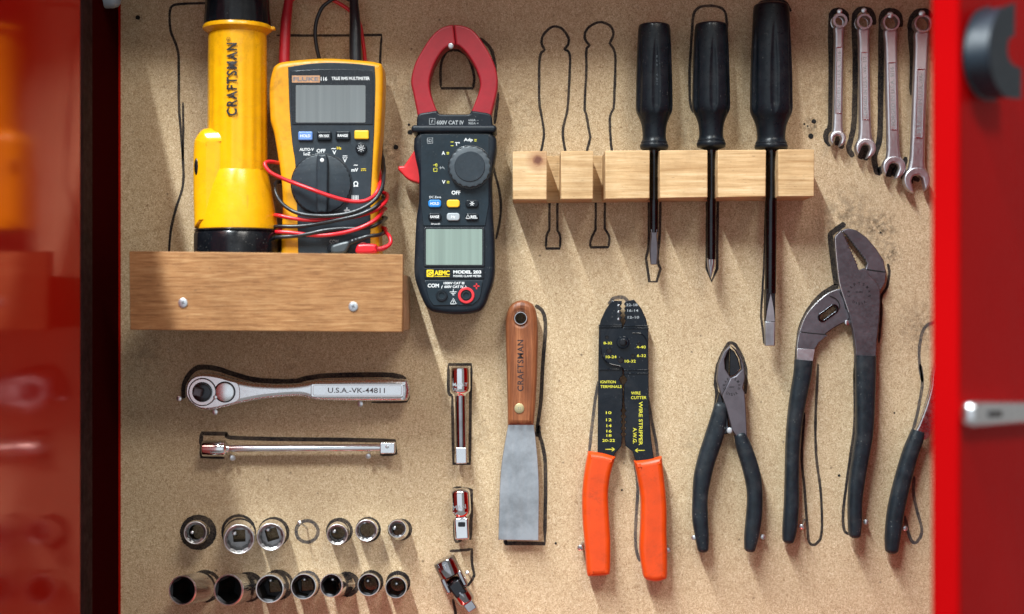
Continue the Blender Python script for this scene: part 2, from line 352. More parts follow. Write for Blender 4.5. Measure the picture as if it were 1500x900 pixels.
def tgeo(t, s, cx, cy, z, h, wd=None, rot=0, bold=0.0, sp=1.0, zf=None):
    """flat lettering: cap height h px, overall width wd px, centred on cx, cy, rotated clockwise by rot degrees"""
    cu = bpy.data.curves.new('tmp', 'FONT'); cu.body = s; cu.size = 1; cu.offset = bold; cu.space_character = sp; cu.resolution_u = 3; cu.fill_mode = 'FRONT'
    o = bpy.data.objects.new('tmp', cu); me = bpy.data.meshes.new_from_object(o)
    bpy.data.objects.remove(o); bpy.data.curves.remove(cu)
    co = [v.co.copy() for v in me.vertices]; fs = [tuple(p.vertices) for p in me.polygons]; bpy.data.meshes.remove(me)
    if not co: return [], []
    x0, x1 = min(c.x for c in co), max(c.x for c in co); y0, y1 = min(c.y for c in co), max(c.y for c in co)
    sy = h/(y1-y0); sx = (wd/(x1-x0)) if wd else sy
    a = math.radians(rot); ca, sa = math.cos(a), math.sin(a); out = []
    for c in co:
        x = (c.x-(x0+x1)/2)*sx; y = -(c.y-(y0+y1)/2)*sy
        X, Y = cx+x*ca-y*sa, cy+x*sa+y*ca
        out.append(P(t, X, Y, zf(X, Y) if zf else z))
    return out, fs
def letters(t, items, mat, z, parent=None, zf=None, name='lettering'):
    g = [tgeo(t, it[0], it[1], it[2], z, it[3], *(it[4:]), zf=zf) for it in items]
    V, F = join(g); return mk(name, V, F, mat, t, parent)
def lines(t, name, paths, wpx, z, mat, parent=None, jit=0.0, sub=4):
    V, F = join([strip_geo(t, p, wpx, z, False, sub, jit) for p in paths]); return mk(name, V, F, mat, t, parent)
def disc_rows(t, r, h, b):      # a low round boss: radius px, height mm, bevel mm
    R = r*S*t.k; hh = h/1000; bb = b/1000
    return [(0, R), (1-b/h, R), (1-0.3*b/h, R-bb*0.3), (1, R-bb)]
def boss(t, name, cx, cy, r, z0, z1, mat, b=0.4, n=32, rf=None, parent=None, angle=35):
    return lathe(t, name, P(t, cx, cy, z0), P(t, cx, cy, z1), disc_rows(t, r, z1-z0, b), mat, n, rf, parent, True, angle)
def crop(ox, oy, s):
    return lambda pts: [(ox+p[0]/s, oy+p[1]/s) + tuple(p[2:]) for p in pts]
def box(name, x0, x1, y0, y1, z0, z1, mat, parent, bev=0.0, wn=True):
    vs = [(x, y, z) for x in (x0, x1) for y in (y0, y1) for z in (z0, z1)]
    fs = [(0,1,3,2), (4,6,7,5), (0,4,5,1), (2,3,7,6), (0,2,6,4), (1,5,7,3)]
    me = bpy.data.meshes.new(name); me.from_pydata(vs, [], fs); me.update(); me.materials.append(M[mat])
    o = bpy.data.objects.new(name, me); C.objects.link(o)
    if parent: o.parent = parent
    if bev:
        m = o.modifiers.new('bevel', 'BEVEL'); m.width = bev; m.segments = 3
        me.polygons.foreach_set('use_smooth', [True]*6); m2 = o.modifiers.new('weighted', 'WEIGHTED_NORMAL')
    return o

# ================================================================== SETTING: board and cabinet
XL = -575*S; XR = 0.415; ZT = (450+70)*S; ZB = -(450+170)*S; DEP = 0.108
board = box('back_board', XL, XR, 0.0, 0.006, ZB, ZT, 'board', None); board['kind'] = 'structure'
class B0: pass
tb = B0(); tb.k = 1.0; tb.loc = Vector((0, 0, 0)); tb.o = board
cab = T('tool_cabinet', 'glossy red steel tool cabinet with both doors swung open around the board', 'cabinet', 750, 450+170, 0)
def cbox(name, x0, x1, y0, y1, z0, z1, mat, bev=0.0, parent=None):
    l = cab.loc; return box(name, x0-l.x, x1-l.x, y0-l.y, y1-l.y, z0-l.z, z1-l.z, mat, parent or cab.o, bev)
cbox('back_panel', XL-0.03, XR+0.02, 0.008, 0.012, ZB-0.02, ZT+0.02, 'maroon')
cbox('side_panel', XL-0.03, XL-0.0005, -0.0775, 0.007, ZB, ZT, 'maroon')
cbox('door_seal', XL-0.03, XL+0.0006, -0.1045, -0.0785, ZB, ZT, 'seal', 0.0012)
cbox('edge_trim', XL-0.0004, XL+0.0012, -0.0015, -0.0001, ZB, ZT, 'red_paint')
cbox('side_panel', XR+0.0005, XR+0.02, -DEP, 0.007, ZB, ZT, 'red_paint', 0.002)
cbox('top_panel', XL-0.03, XR+0.02, -DEP, 0.007, ZT+0.0005, ZT+0.012, 'red_paint')
cbox('bottom_panel', XL-0.03, XR+0.02, -DEP, 0.007, ZB-0.012, ZB-0.0005, 'red_paint')
# left door, open square to the board: its glossy inside mirrors the tools
ld = cbox('door', -0.018, 0, -0.36, 0, ZB-0.01, ZT+0.0, 'red_paint', 0.004)
for v in ld.data.vertices: v.co += cab.loc      # built about its hinge
ld.location = Vector((XL+0.0004, -0.1065, 0)) - cab.loc; ld.rotation_euler = (0, 0, math.radians(-2.0))
mb = lathe(cab, 'bumper', Vector((XL-0.0004, -0.041, 434*S)) - cab.loc, Vector((XL+0.012, -0.041, 434*S)) - cab.loc, [(0, .0062), (0.5, .0062), (0.8, .005), (0.95, .003), (1, .001)], 'bumper', 24)
# right door, swung part way: free edge towards the viewer, outside face turned to the light
Fp = Vector((0.2655, -0.315, 0)); e = Vector((0.592, 0.806, 0)); nrm = Vector((0.806, -0.592, 0)); th = 0.0175
def dpt(s, o, h): return Fp + e*s + nrm*o + Vector((0, 0, h)) - cab.loc
def dbox(name, s0, s1, o0, o1, h0, h1, mat, parent, bev=0.002):
    vs = [dpt(s, o, h) for s in (s0, s1) for o in (o0, o1) for h in (h0, h1)]
    me = bpy.data.meshes.new(name); me.from_pydata([tuple(v) for v in vs], [], [(0,1,3,2), (4,6,7,5), (0,4,5,1), (2,3,7,6), (0,2,6,4), (1,5,7,3)]); me.update()
    me.materials.append(M[mat]); me.polygons.foreach_set('use_smooth', [True]*6)
    o = bpy.data.objects.new(name, me); C.objects.link(o); o.parent = parent
    m = o.modifiers.new('bevel', 'BEVEL'); m.width = bev; m.segments = 4; o.modifiers.new('weighted', 'WEIGHTED_NORMAL'); return o
rd = dbox('door', 0, 0.25, -th, 0, ZB-0.01, ZT, 'red_door', cab.o, 0.0035)

# ------------------------------------------------------------------ marker outlines drawn on the board
def marker(paths, wpx=4, mat='ink', closed=False, z=0.14, jit=0.14):
    V, F = join([strip_geo(tb, p, wpx, z, closed, 5, jit) for p in paths]); return mk('marker_outline', V, F, mat, tb)
c2 = crop(180, 0, 3.4625); c4 = crop(370, 0, 4.091); c6 = crop(570, 20, 3.4615); c7 = crop(570, 260, 4.0909)
c8 = crop(740, 0, 2.902); c9 = crop(740, 200, 2.8125); c10 = crop(1160, 0, 3.0); c11 = crop(1130, 300, 3.463); c12 = crop(1130, 540, 3.103)
c13 = crop(1000, 480, 2.571); c14 = crop(840, 420, 3.4625); c15 = crop(840, 640, 3.913); c16 = crop(700, 420, 4.091); c17 = crop(700, 590, 3.913)
c18 = crop(610, 500, 2.25); c19 = crop(240, 510, 3.947); c20 = crop(220, 730, 5.295); c21 = crop(410, 730, 5.295); c5 = crop(370, 190, 4.5)
marker([[(310,5),(275,5.5),(255,8),(249,17),(250,45),(260,72),(262,100),(262,150),(265,195),(268,235),(268,272),(258,305),(250,340),(247,380)]], 3.8)
marker([[(268,150),(268.5,190),(268,236)]], 3.5)
marker([[(405,52),(470,52.5),(559,51.5,'c'),(557,90),(559,160),(560,240),(562,300)]], 3.6)
marker([c6([(325,185),(292,195),(268,240),(260,300),(264,380,'c'),(425,380,'c'),(432,330),(420,270),(400,222),(360,190),(325,185)])], 4)
marker([c6([(460,125),(505,165),(528,215),(540,300)])], 5); marker([c6([(552,400),(545,470),(535,560)])], 5)
marker([c7([(620,-80),(640,0),(660,80),(670,180),(660,280),(640,370)])], 3.8)
marker([c8([(150,660),(165,570),(152,480),(145,430),(147,250),(168,212,'c'),(155,185),(162,150),(200,115),(240,122),(268,160),(267,190),(252,210,'c'),(275,240),(270,400),(262,480),(245,560),(258,660)])], 3.8)
marker([c8([(343,660),(362,585,'c'),(345,490),(338,455),(345,300),(345,215),(358,195,'c'),(338,160),(352,120),(400,95),(445,110),(460,145),(445,185,'c'),(466,225),(468,300),(462,460,'c'),(446,500),(448,590),(456,660)])], 3.8)
marker([c9([(183,240),(182,385,'c'),(171,410),(168,462,'c'),(225,462,'c'),(227,412),(215,387,'c'),(215,240)])], 3.6)
marker([c9([(374,240),(372,385,'c'),(352,430),(352,457,'c'),(425,457,'c'),(429,415),(410,380,'c'),(411,240)])], 3.6)
marker([c9([(592,240),(592,430),(580,505,'c'),(594,599,'c'),(624,599,'c'),(640,545,'c'),(628,505),(636,400),(640,250)])], 4)
marker([c9([(832,240),(832,420),(830,545,'c'),(850,597,'c'),(873,545,'c'),(874,400),(876,240)])], 4.2)
marker([c8([(800,480),(786,430),(784,300),(795,130),(802,60),(830,30),(885,26),(925,40),(940,75),(942,160)])], 4)
marker([c9([(1075,240),(1070,430),(1062,600),(1053,740,'c'),(1068,852,'c'),(1090,860)])], 3.4)
marker([c8([(1062,60),(1085,12),(1140,0),(1190,10),(1215,50)])], 4)
# wrenches: broad strokes
marker([c10([(240,100),(236,62),(205,46),(178,58),(171,100),(172,300),(170,540),(152,580),(150,612),(172,640)])], 8, jit=.08)
marker([c10([(196,640),(206,606),(222,612),(215,655)])], 8)
marker([c10([(362,110),(350,56),(312,40),(280,58),(274,110),(278,300),(274,520),(262,600),(250,655),(270,690)])], 8, jit=.08)
marker([c10([(300,700),(315,655),(335,662),(322,705)])], 9)
marker([c10([(478,120),(470,65),(430,48),(398,65),(393,130),(390,380),(386,600),(362,690),(376,760),(396,735)])], 8.5, jit=.08)
marker([c10([(425,778),(432,735),(460,738),(445,775)])], 11)
marker([c10([(612,80),(590,52),(550,56),(524,90),(522,150),(530,260),(528,420)])], 9, jit=.08)
marker([c10([(500,690),(488,770),(505,815)]), c10([(520,810),(530,782),(560,795)])], 7)
# slip joint pliers, hidden pliers, cutters
marker([c11([(374,95),(335,122),(298,150,'c'),(305,230),(325,380),(330,412,'c'),(255,458),(195,530),(155,610),(137,700),(130,800)])], 8, jit=.08)
marker([c12([(212,-20),(200,250),(206,420),(224,560),(229,740),(205,795),(175,795),(165,740),(152,560),(138,400),(150,200)])], 4)
marker([c11([(415,650),(425,760),(420,900)]), c12([(376,0),(378,250),(348,470),(326,650),(330,730),(352,755)])], 4.2)
marker([c11([(590,300),(598,345),(585,420),(556,470),(556,560),(545,700)])], 4)
marker([c11([(830,595),(790,612),(765,650),(750,730),(752,820),(766,900)]), c12([(676,-20),(686,60),(668,180),(640,290),(600,400)])], 4.6, 'ink_pale')
marker([c12([(650,490),(645,560),(660,640),(684,740),(655,792),(628,765),(606,670)])], 4.6, 'ink_pale')
marker([c13([(118,330),(128,255),(123,205),(133,140),(160,80),(178,58),(200,68),(225,115),(238,170),(236,250)])], 5, 'ink')
marker([c14([(80,840),(95,700),(108,590),(126,480)]), c14([(378,560),(398,690),(418,780),(430,880)])], 4.6, 'ink_pale')
marker([c14([(180,90),(200,62),(230,54),(258,58),(280,80)])], 5, 'ink_pale')
marker([c15([(352,140),(368,300),(360,450),(356,620),(380,715)])], 4.6, 'ink_pale')
# scraper
marker([c16([(345,112),(385,145),(402,195),(404,285),(388,480),(378,680),(362,800),(352,900)]), c17([(350,130),(352,180),(374,260),(388,400),(383,808,'c'),(157,806,'c'),(157,780)])], 5.5, jit=.08)
# ratchet, extension bars, adapters
marker([c19([(115,290),(118,215),(150,150),(205,112),(300,118),(400,150),(520,182),(640,192),(760,192),(830,174),(950,160),(1200,155),(1340,160),(1400,185)])], 7.5, jit=.06)
marker([c19([(1420,240),(1410,300),(1370,312),(1200,314)])], 3)
marker([c19([(214,560),(218,494,'c'),(365,496,'c'),(392,518),(700,527),(1000,530),(1332,536,'c'),(1338,612,'c'),(1250,614)])], 6, jit=.06)
marker([c19([(214,560),(216,630,'c'),(350,636)])], 4)
marker([c18([(118,180),(106,165),(106,77,'c'),(181,77,'c'),(178,200),(176,404,'c'),(122,404,'c'),(118,180)])], 4.5, jit=.06)
marker([c18([(112,510),(125,487),(150,485),(181,490,'c'),(181,570),(178,655)])], 5); marker([c18([(124,590),(128,656),(150,656)])], 4)
marker([c18([(110,692),(140,690),(182,686,'c'),(184,740),(190,770),(178,795),(160,810)])], 4); marker([c18([(120,850),(128,890),(130,930)])], 4)
# socket rings
for (x, y, r, wd) in ((290.5, 780, 22.5, 8.5), (350, 779, 23.5, 4), (401, 780, 21, 4), (449.7, 778.7, 16, 5), (497, 778, 17.5, 4.5), (540, 776, 16.5, 4), (588, 776, 13.5, 5),
                      (300, 859, 22, 5), (364, 860, 20, 5), (407, 857, 20.5, 5), (450, 856, 17.5, 5), (508, 856, 15.5, 7), (544, 853, 15.5, 5), (583, 854, 15.5, 5)):
    marker([circ(x+random.uniform(-.5, .5), y, r, 18, r*random.uniform(0.96, 1.02))], wd, 'ink_pale' if abs(x-449.7) < 1 else 'ink', True)
marker([circ(295, 778, 17, 16)], 9, 'ink', True, 0.18)

# ------------------------------------------------------------------ nails and nail holes
def nail(px, py, z=9, r=4, sx=4, sy=-3, mat='nail'):
    a = P(tb, px+sx, py+sy, -1)
    k = (D-z/1000)/D; b = Vector(((px-750)*S*k, -z/1000, (450-py)*S*k))
    R = r*S; d = (b-a).length; h = 1-0.0016/d
    lathe(tb, 'nail', a, b, [(0, R*0.42), (h-0.02, R*0.42), (h, R*0.95), (h+(1-h)*0.4, R), (h+(1-h)*0.8, R*0.85), (1, R*0.45)], mat, 14)
for a in ((660.4,67.5,46,4.2,1,3), (849.7,803.6,11,4.6,4,-9), (978,807,11,4.4,0,-8), (1015.6,788,10,3.8,5,-2), (1118,787,10,4,-3,-3), (1068.5,631,14,4.8,1,-1),
          (752.5,452.5,17,4,10,10), (438,765.5,20,3.2,12,8), (262,584,13,4.3,6,1), (314.7,604,12,4.6,5,-2), (527.5,592,12,4.6,6,-2), (341,671.5,13,4.5,-4,-6), (539.5,669,13,4.2,2,-6),
          (1174,773,12,4.2,5,-12), (1268,765,11,4,2,-3), (1326,775,12,4,0,-8), (1230,17,12,4,0,2), (1265.5,15.5,12,4.2,0,2), (1304,22,14,5,0,4), (1350.5,20,14,5,0,4),
          (684,838,11,3.2,6,10), (671,545,9,3,0,4)):
    nail(*a)
def holes(px, py, r): mk('nail_hole', [P(tb, px+r*math.cos(i*.63)*random.uniform(.8, 1.15), py+r*math.sin(i*.63)*random.uniform(.8, 1.15), .32) for i in range(10)], [tuple(range(9, -1, -1))], 'hole', tb)
for a in ((580,216,4), (601,194,4), (599,183,2), (611,202,2), (1192,178,3.6), (1188,200,4), (1178,182,1.6), (1183,185,1.3), (1229,696.5,2), (202,26,4), (1290,341,1.5), (1310,605,1.3), (814,796,1.8), (911,718,1.5)):
    holes(*a)

# ================================================================== THINGS
PI = math.pi
# ------------------------------------------------------------------ wooden tray
t = T('wooden_tray', 'wooden tray screwed to the board holding the yellow flashlight and multimeter', 'tray', 390, 487, 92)
tf = plate(t, 'front_board', [(189,368),(590,373),(589.5,487),(190.5,483.5)], 80.3, 92, 'tray', 0.7)
plate(t, 'support_block', [(197,403),(588.6,402),(588.6,485),(197,481)], 0.4, 80, 'block', 0.8)
for (x, y) in ((268,444), (517.5,449.5)):
    s = boss(t, 'screw', x, y, 7, 91.4, 92.9, 'zinc', 0.5, 20)
    V, F = join([strip_geo(t, [(x-3.5*c, y-3.5*q), (x+3.5*c, y+3.5*q)], 1.8, 92.96, jit=0) for c, q in ((.9, .43), (-.43, .9))])
    mk('cross_slot', V, F, 'engrave', t, s)
# ------------------------------------------------------------------ flashlight
t = T('flashlight', 'yellow plastic flashlight with black end caps standing in the wooden tray', 'flashlight', 346, 404, 40, zbase=36)
k = S*t.k
def ax(y): return P(t, 346.5, y, 36)
def vrows(y0, y1, prof): return [((y-y0)/(y1-y0), r*k) for y, r in prof]
flt = lambda a, s, r: r*(1 + 0.012*math.cos(18*a)) if 0.05 < s < 0.99 else r
lathe(t, 'barrel', ax(46), ax(262), vrows(46, 262, [(46,42),(50,42.5),(120,42.5),(200,42.8),(240,43),(262,44)]), 'yellow', 108, flt)
lathe(t, 'collar', ax(37), ax(49), vrows(37, 49, [(37,49),(40,50.5),(43,50.5),(46,46),(49,43)]), 'yellow', 48)
plate(t, 'lug', rrect(386,38,402,43,2), 32, 38, 'yellow', 0.6)
lathe(t, 'end_cap', ax(-28), ax(38), vrows(-28, 38, [(-28,36),(-24,42),(-10,46),(10,46.5),(33,48.5),(36.5,48.5),(38,47)]), 'cap_black', 72, lambda a, s, r: r*(1+0.008*math.cos(24*a)))
lathe(t, 'lamp_housing', ax(250), ax(335.5), vrows(250, 335.5, [(250,43.5),(254,45),(275,49.5),(305,54.5),(330,58.5),(335.5,58.8)]), 'yellow', 64)
sh = plate(t, 'switch_housing', cr([(286.5,218),(290,203),(298,193),(308,189.5),(344,188,'c'),(344,335,'c'),(287.5,335,'c'),(286,280)], True, 5), 12, 57.6, 'yellow', 12, 7)
lathe(t, 'switch', P(t, 294.5,233,53.5), P(t, 294.5,261,53.5), [(.5-.5*math.cos(PI*i/12), 4.6*k*math.sin(PI*i/12)+1e-5) for i in range(13)], 'cap_black', 20)
lathe(t, 'lens_ring', ax(335.8), ax(340.5), vrows(335.8, 340.5, [(335.8,60),(337,62.5),(339,62.5),(340.5,60.5)]), 'cap_black', 64)
lathe(t, 'lens_bezel', ax(340.6), ax(404), vrows(340.6, 404, [(340.6,61),(343,62.5),(400,63),(404,61)]), 'cap_black', 96, lambda a, s, r: r*(1+0.006*math.cos(48*a)))
zc = lambda X, Y: 36 + math.sqrt(max(0, (44.6*k*1000)**2 - ((X-346.5)*k*1000)**2)) + 0.15
letters(t, [('CRAFTSMAN', 346.5, 122, 15.5, 105, -90, 0.03, 1.25), ('®', 341.5, 64.5, 6.5, 6.5, -90)], 'blackprint', 0, None, zc)
# ------------------------------------------------------------------ multimeter
t = T('multimeter', 'digital multimeter in a yellow holster standing in the wooden tray', 'multimeter', 476, 404, 45, zbase=26)
hol = cr([(397,104),(403,93.5),(419,88.5),(475,84),(526,87),(552,90.5),(559.5,98),(560,137),(557.5,186),(555,215),(552.5,250),(554,310),(556,404,'c'),(409,404,'c'),(411,340),(412.5,301),(411,268),(406,232),(400,196),(395.5,180),(394,169),(393,127)], True, 5)
face = cr([(421.5,98,'c'),(450,93.5),(482.5,91.5),(520,93.2),(548.5,96.5,'c'),(549.5,122),(548,183),(546.5,215),(543,279),(542,314),(543,404,'c'),(437,404,'c'),(435.5,328),(434,290),(432,239),(428,212),(424,165)], True, 5)
plate(t, 'holster', hol, 9, 43, 'holster', 4.5, 4)
fc = plate(t, 'face', face, 30, 43.9, 'meter_grey', 0.5)
plate(t, 'display_bezel', cr([(425,104,'c'),(485,101),(546.5,103,'c'),(547,150),(546,182.5,'c'),(428,182.5,'c'),(426,150)], True, 4), 43.5, 44.5, 'meter_dark', 0.3)
plate(t, 'display', rrect(433,125,535.5,180,2), 44.2, 44.8, 'lcd_grey', 0.2)
plate(t, 'brand_label', rrect(427.5,110.8,468.5,121.2,0.8), 44.2, 44.72, 'label_tan', 0.1)
letters(t, [('FLUKE', 448, 116, 6.2, 37, 0, 0.03)], 'engrave', 44.8)
letters(t, [('116', 474.5, 115.6, 6, 9.5, 0, .03), ('TRUE RMS MULTIMETER', 513.5, 115, 4.8, 56, 0, 0.03)], 'white', 44.6)
for (x, y, m, s, tm) in ((447.5,199.5,'blue_btn','HOLD','white'), (475,199.5,'dark_btn','MIN MAX','white'), (502.3,199,'dark_btn','RANGE','white'), (529.7,197.8,'yel_btn',None,None)):
    b = plate(t, 'button', rrect(x-10.5,y-6.5,x+10.5,y+6.5,2), 43.2, 46, m, 0.8)
    if s: letters(t, [(s, x, y, 4.2, 15, 0, 0.03)], tm, 46.08, b)
b = boss(t, 'light_button', 529,217.5,8.5, 43.2, 45.6, 'dark_btn', 0.7)
lines(t, 'sun_mark', [[(529+3.2*math.cos(a), 217.5+3.2*math.sin(a)), (529+5.4*math.cos(a), 217.5+5.4*math.sin(a))] for a in [i*PI/4 for i in range(8)]] + [[(529+1.9*math.cos(a), 217.5+1.9*math.sin(a)) for a in [i*PI/4 for i in range(9)]]], 0.9, 45.68, 'white', b)
boss(t, 'dial_well', 471,270,45.5, 43.3, 44.3, 'meter_dark', 0.3, 64)
dl = boss(t, 'dial', 471,270,43, 44.2, 48.0, 'meter_grey', 1.0, 144, lambda a, s, r: r*(1+0.010*math.cos(36*a)))
plate(t, 'dial_ridge', cr([(465.5,231),(473,227.8),(481,231),(481.5,270),(480.5,309),(473,312),(465.5,309),(464.8,270)], True, 4), 47.4, 51.5, 'meter_grey', 1.6, 3, dl)
boss(t, 'pointer_dot', 473.3,236,2.9, 51.2, 51.75, 'white', 0.2, 18, None, dl)
letters(t, [('AUTO-V', 449, 219, 4.2, 21, 0, .03), ('LoZ', 449.5, 225.3, 4.6, 10, 0, .03), ('OFF', 470, 221, 5.4, 13, 0, .03), ('~', 488.5, 217.8, 2.2, 6.5, 0, .03), ('V', 489.5, 223.5, 6, 5.6, 0, .03),
            ('V', 505, 235, 6, 5.6, 0, .03), ('~', 521, 242, 2, 6, 0, .03), ('mV', 519.5, 249, 5.2, 10, 0, .03), ('Ω', 521, 269.5, 8, 7, 0, .03)], 'white', 44.0)
lines(t, 'lettering', [[(501.5,228.5),(508.5,228.5)], [(501.5,230.8),(503.3,230.8)], [(504.3,230.8),(505.9,230.8)], [(507,230.8),(508.6,230.8)]], 1.1, 44.0, 'white')
lines(t, 'lettering', [[(508,304),(508,308)], [(503.5,308),(512.5,308)], [(505,310.2),(511,310.2)], [(506.7,312.4),(509.3,312.4)]], 1.1, 44.0, 'white')
lines(t, 'lettering', [[(515.5+i*2.2,286),(515.5+i*2.2,294.5)] for i in range(5)], 1.1, 44.0, 'white')
letters(t, [('Hz', 496.5, 217, 4, 6.5, 0, .02)], 'ybright', 44.0)
lines(t, 'lettering', [[(528.5,247.5),(536,247.5)], [(528.5,249.8),(530.5,249.8)], [(531.3,249.8),(533.2,249.8)], [(534,249.8),(536,249.8)]], 1, 44.0, 'ybright')
letters(t, [('COM', 489, 354, 5.5, 13, 0, .02)], 'pale', 44.0)
boss(t, 'jack', 487,365,8, 43.2, 46, 'dark_btn', 0.6); boss(t, 'jack', 532,363,8, 43.2, 46, 'trigger_red', 0.6)
mm = t
# test leads: one continuous cable each, wound round the meter
def c5z(pts): return [(370+x/4.5, 190+y/4.5, z) for x, y, z in pts]
t = T('red_test_lead', 'red test lead wound around the yellow multimeter', 'test lead', 480, 340, 45, zbase=30)
tube(t, 'cable', c5z([(810,790,48),(880,775,46),(908,745,43),(900,705,40),(868,670,32),(850,640,20),(700,610,5),(300,640,5),(130,650,12),(120,672,30),(160,676,47),(250,681,50),(340,692,50.5),(430,700,50.5),(520,696,51),(620,681,53),(720,651,53.5),(800,608,51),(842,560,44),(845,520,25),
     (800,500,6),(300,530,5),(140,545,12),(128,560,32),(170,568,48),(250,585,51),(350,599,51),(450,601,50.5),(560,596,50.5),(700,572,50.5),(800,540,48.5),(862,490,44),(878,450,34),(866,420,18),(800,380,6),(300,250,5),(210,215,8),(185,217,28),(150,216,44),(110,217,50),(92,238,53),(128,288,54.5),(200,325,54),(300,365,54),(420,410,57.5),(520,445,57),(620,472,54.5),(700,481,53.5),(760,470,52),(808,432,48),(833,370,42),(826,290,24),(790,150,5),(740,-200,5),(712,-480,6),(695,-640,8),(672,-760,10),(600,-850,10),(450,-930,12),(300,-950,14),(215,-900,16)]), 2.9, 'lead_red', 12, 7)
plate(t, 'plug', cr([(524,361),(530,358),(551,358.5),(553,365),(551,371.5),(524,372)], True, 4), 45.5, 53, 'lead_red', 2, 3)
tube(t, 'strain_relief', c5z([(812,790,49),(850,788,47.5),(885,772,45)]), 4, 'lead_dark_red', 12, 8, None, lambda u: 4.3-1.0*u+0.35*math.cos(u*40))
tube(t, 'probe', [(416,-20,16),(413.5,4,18),(411.5,26,20),(410.5,60,22),(410.5,100,24),(411,130,24)], 7.5, 'lead_dark_red', 20, 12, None, lambda u: (6.3+1.6*min(1, u*3)) + (0.28*math.cos(u*130) if u < 0.42 else 0))
t = T('black_test_lead', 'black test lead wound around the yellow multimeter', 'test lead', 470, 345, 45, zbase=30)
tube(t, 'cable', c5z([(640,750,50),(700,728,52),(770,706,52),(830,697,48),(852,680,36),(840,660,14),(700,660,1.5),(300,690,1.5),(120,700,10),(118,712,32),(160,711,47),(280,705,50),(380,690,51.5),(480,668,51.5),(600,655,51),(700,655,51),(790,642,49),(838,612,44),(845,585,22),(800,560,2),(300,600,2),(120,620,12),(118,640,32),(165,640,47),(300,641,50),(430,626,51),(560,602,53),(700,570,53.5),(790,530,52),(838,484,46),(850,450,24),(800,420,2),(300,330,1.5),(140,320,10),(132,345,30),(146,380,43),(160,430,47),(200,490,49.5),(270,540,51.5),(350,565,53.5),(450,574,53.8),(550,571,54),(650,555,54),(740,520,53.5),(806,472,51),(846,405,46),(858,330,38),(846,220,20),(800,100,3),(600,-100,3),(470,-300,5),(425,-420,8),(400,-520,11),(380,-640,14),(382,-730,15),(400,-800,15),(440,-870,15),(540,-930,14),(630,-900,14)]), 2.9, 'lead_black', 12, 7)
plate(t, 'plug', cr([(487,362),(494,358),(510,354),(514,357),(511,366),(505,372),(488,372)], True, 4), 45.5, 53.5, 'lead_grey', 2, 3)
tube(t, 'strain_relief', c5z([(630,755,50),(690,732,52),(745,714,52)]), 4, 'lead_black', 12, 8, None, lambda u: 4.2-1.0*u+0.35*math.cos(u*40))
tube(t, 'probe', [(512,-20,16),(513.5,2,18),(515,24,20),(516,60,22),(517,100,24),(517,130,24)], 8, 'lead_black', 20, 10, None, lambda u: (6.2+2.8*min(1, u*1.7)) + (0.22*math.cos(u*120) if u < 0.35 else 0))
# ------------------------------------------------------------------ clamp meter
t = T('clamp_meter', 'dark clamp meter with red jaws hanging from a nail on the board', 'clamp meter', 665, 460, 38)
jo = c6([(145,525),(120,400),(109,340),(125,260),(160,190),(205,120),(250,75),(290,57),(324,51)]); jo2 = c6([(326,51),(380,58),(430,85),(480,150),(520,220),(545,290),(551,350),(541,420),(514,525)])
ji = c6([(250,510),(215,420),(203,350),(215,290),(240,230),(275,180),(310,157),(336,155)]); ji2 = c6([(338,155),(352,160),(385,190),(420,240),(445,290),(459,340),(455,390),(410,510)])
for a, b in ((cr(jo, False, 5), cr(ji, False, 5)), (cr(jo2, False, 5), cr(ji2, False, 5))):
    plate(t, 'jaw', a + b[::-1], 14, 34, 'jaw_red', 1.6, 3)
plate(t, 'neck', cr([(612,168),(628,163.5),(640,161.5,'c'),(643,166),(648,167,'c'),(684,167,'c'),(688,166),(690,161.5,'c'),(703,163.5),(719,168),(722,188,'c'),(610,188,'c')], True, 4), 8, 36, 'clamp_body', 1.5, 3)
plate(t, 'guard', rrect(602.5,183.5,727.5,194.5,5), 5, 40, 'clamp_body', 2.2, 3)
bo = cr([(613,193),(613.5,260),(613,297),(609.5,321),(607,370),(606.5,399),(610,416.5),(618.5,439),(626,451.5),(638,458),(668,461),(693,459),(707,452),(716.5,431),(723.5,409),(725,382),(724,345.6),(721.6,309),(720.5,260),(720,193)], True, 5)
plate(t, 'body', bo, 3, 37.5, 'clamp_body', 4, 4)
plate(t, 'face', [(617,197),(716,197),(716,300),(711,331),(620,331),(616.5,300)], 36.8, 38.1, 'clamp_face', 0.4)
plate(t, 'display_bezel', rrect(620.5,333,710,391,3), 36.8, 38.5, 'meter_dark', 0.4)
plate(t, 'display', rrect(624,336,706.5,388.5,1.5), 38.2, 38.8, 'lcd_green', 0.2)
plate(t, 'brand_band', rrect(622,393.5,709,408.5,1.5), 36.8, 38.2, 'dark_btn', 0.3)
plate(t, 'terminal_panel', cr([(622.5,411,'c'),(707,411,'c'),(703,436),(692,447,'c'),(635,448,'c'),(627.5,436)], True, 4), 36.8, 38.2, 'clamp_face', 0.4)
plate(t, 'trigger', cr([(615,203,'c'),(602,223),(590,241,'c'),(582,242),(581.5,247,'c'),(596,261),(615,268,'c')], True, 4), 12, 26, 'trigger_red', 1.5, 3)
boss(t, 'dial_well', 688.4,245.3,32.5, 37.4, 38.6, 'meter_dark', 0.4, 64)
dl = boss(t, 'dial', 688.4,245.3,30, 38.3, 44, 'dial_grey', 1.2, 128, lambda a, s, r: r*(1+0.022*math.cos(20*a)))
lathe(t, 'dial_centre', P(t, 688.4,245.3,43.7), P(t, 688.4,245.3,44.6), [(0, 22.5*S*t.k), (.6, 22.3*S*t.k), (1, 21.4*S*t.k)], 'meter_grey', 48, None, dl)
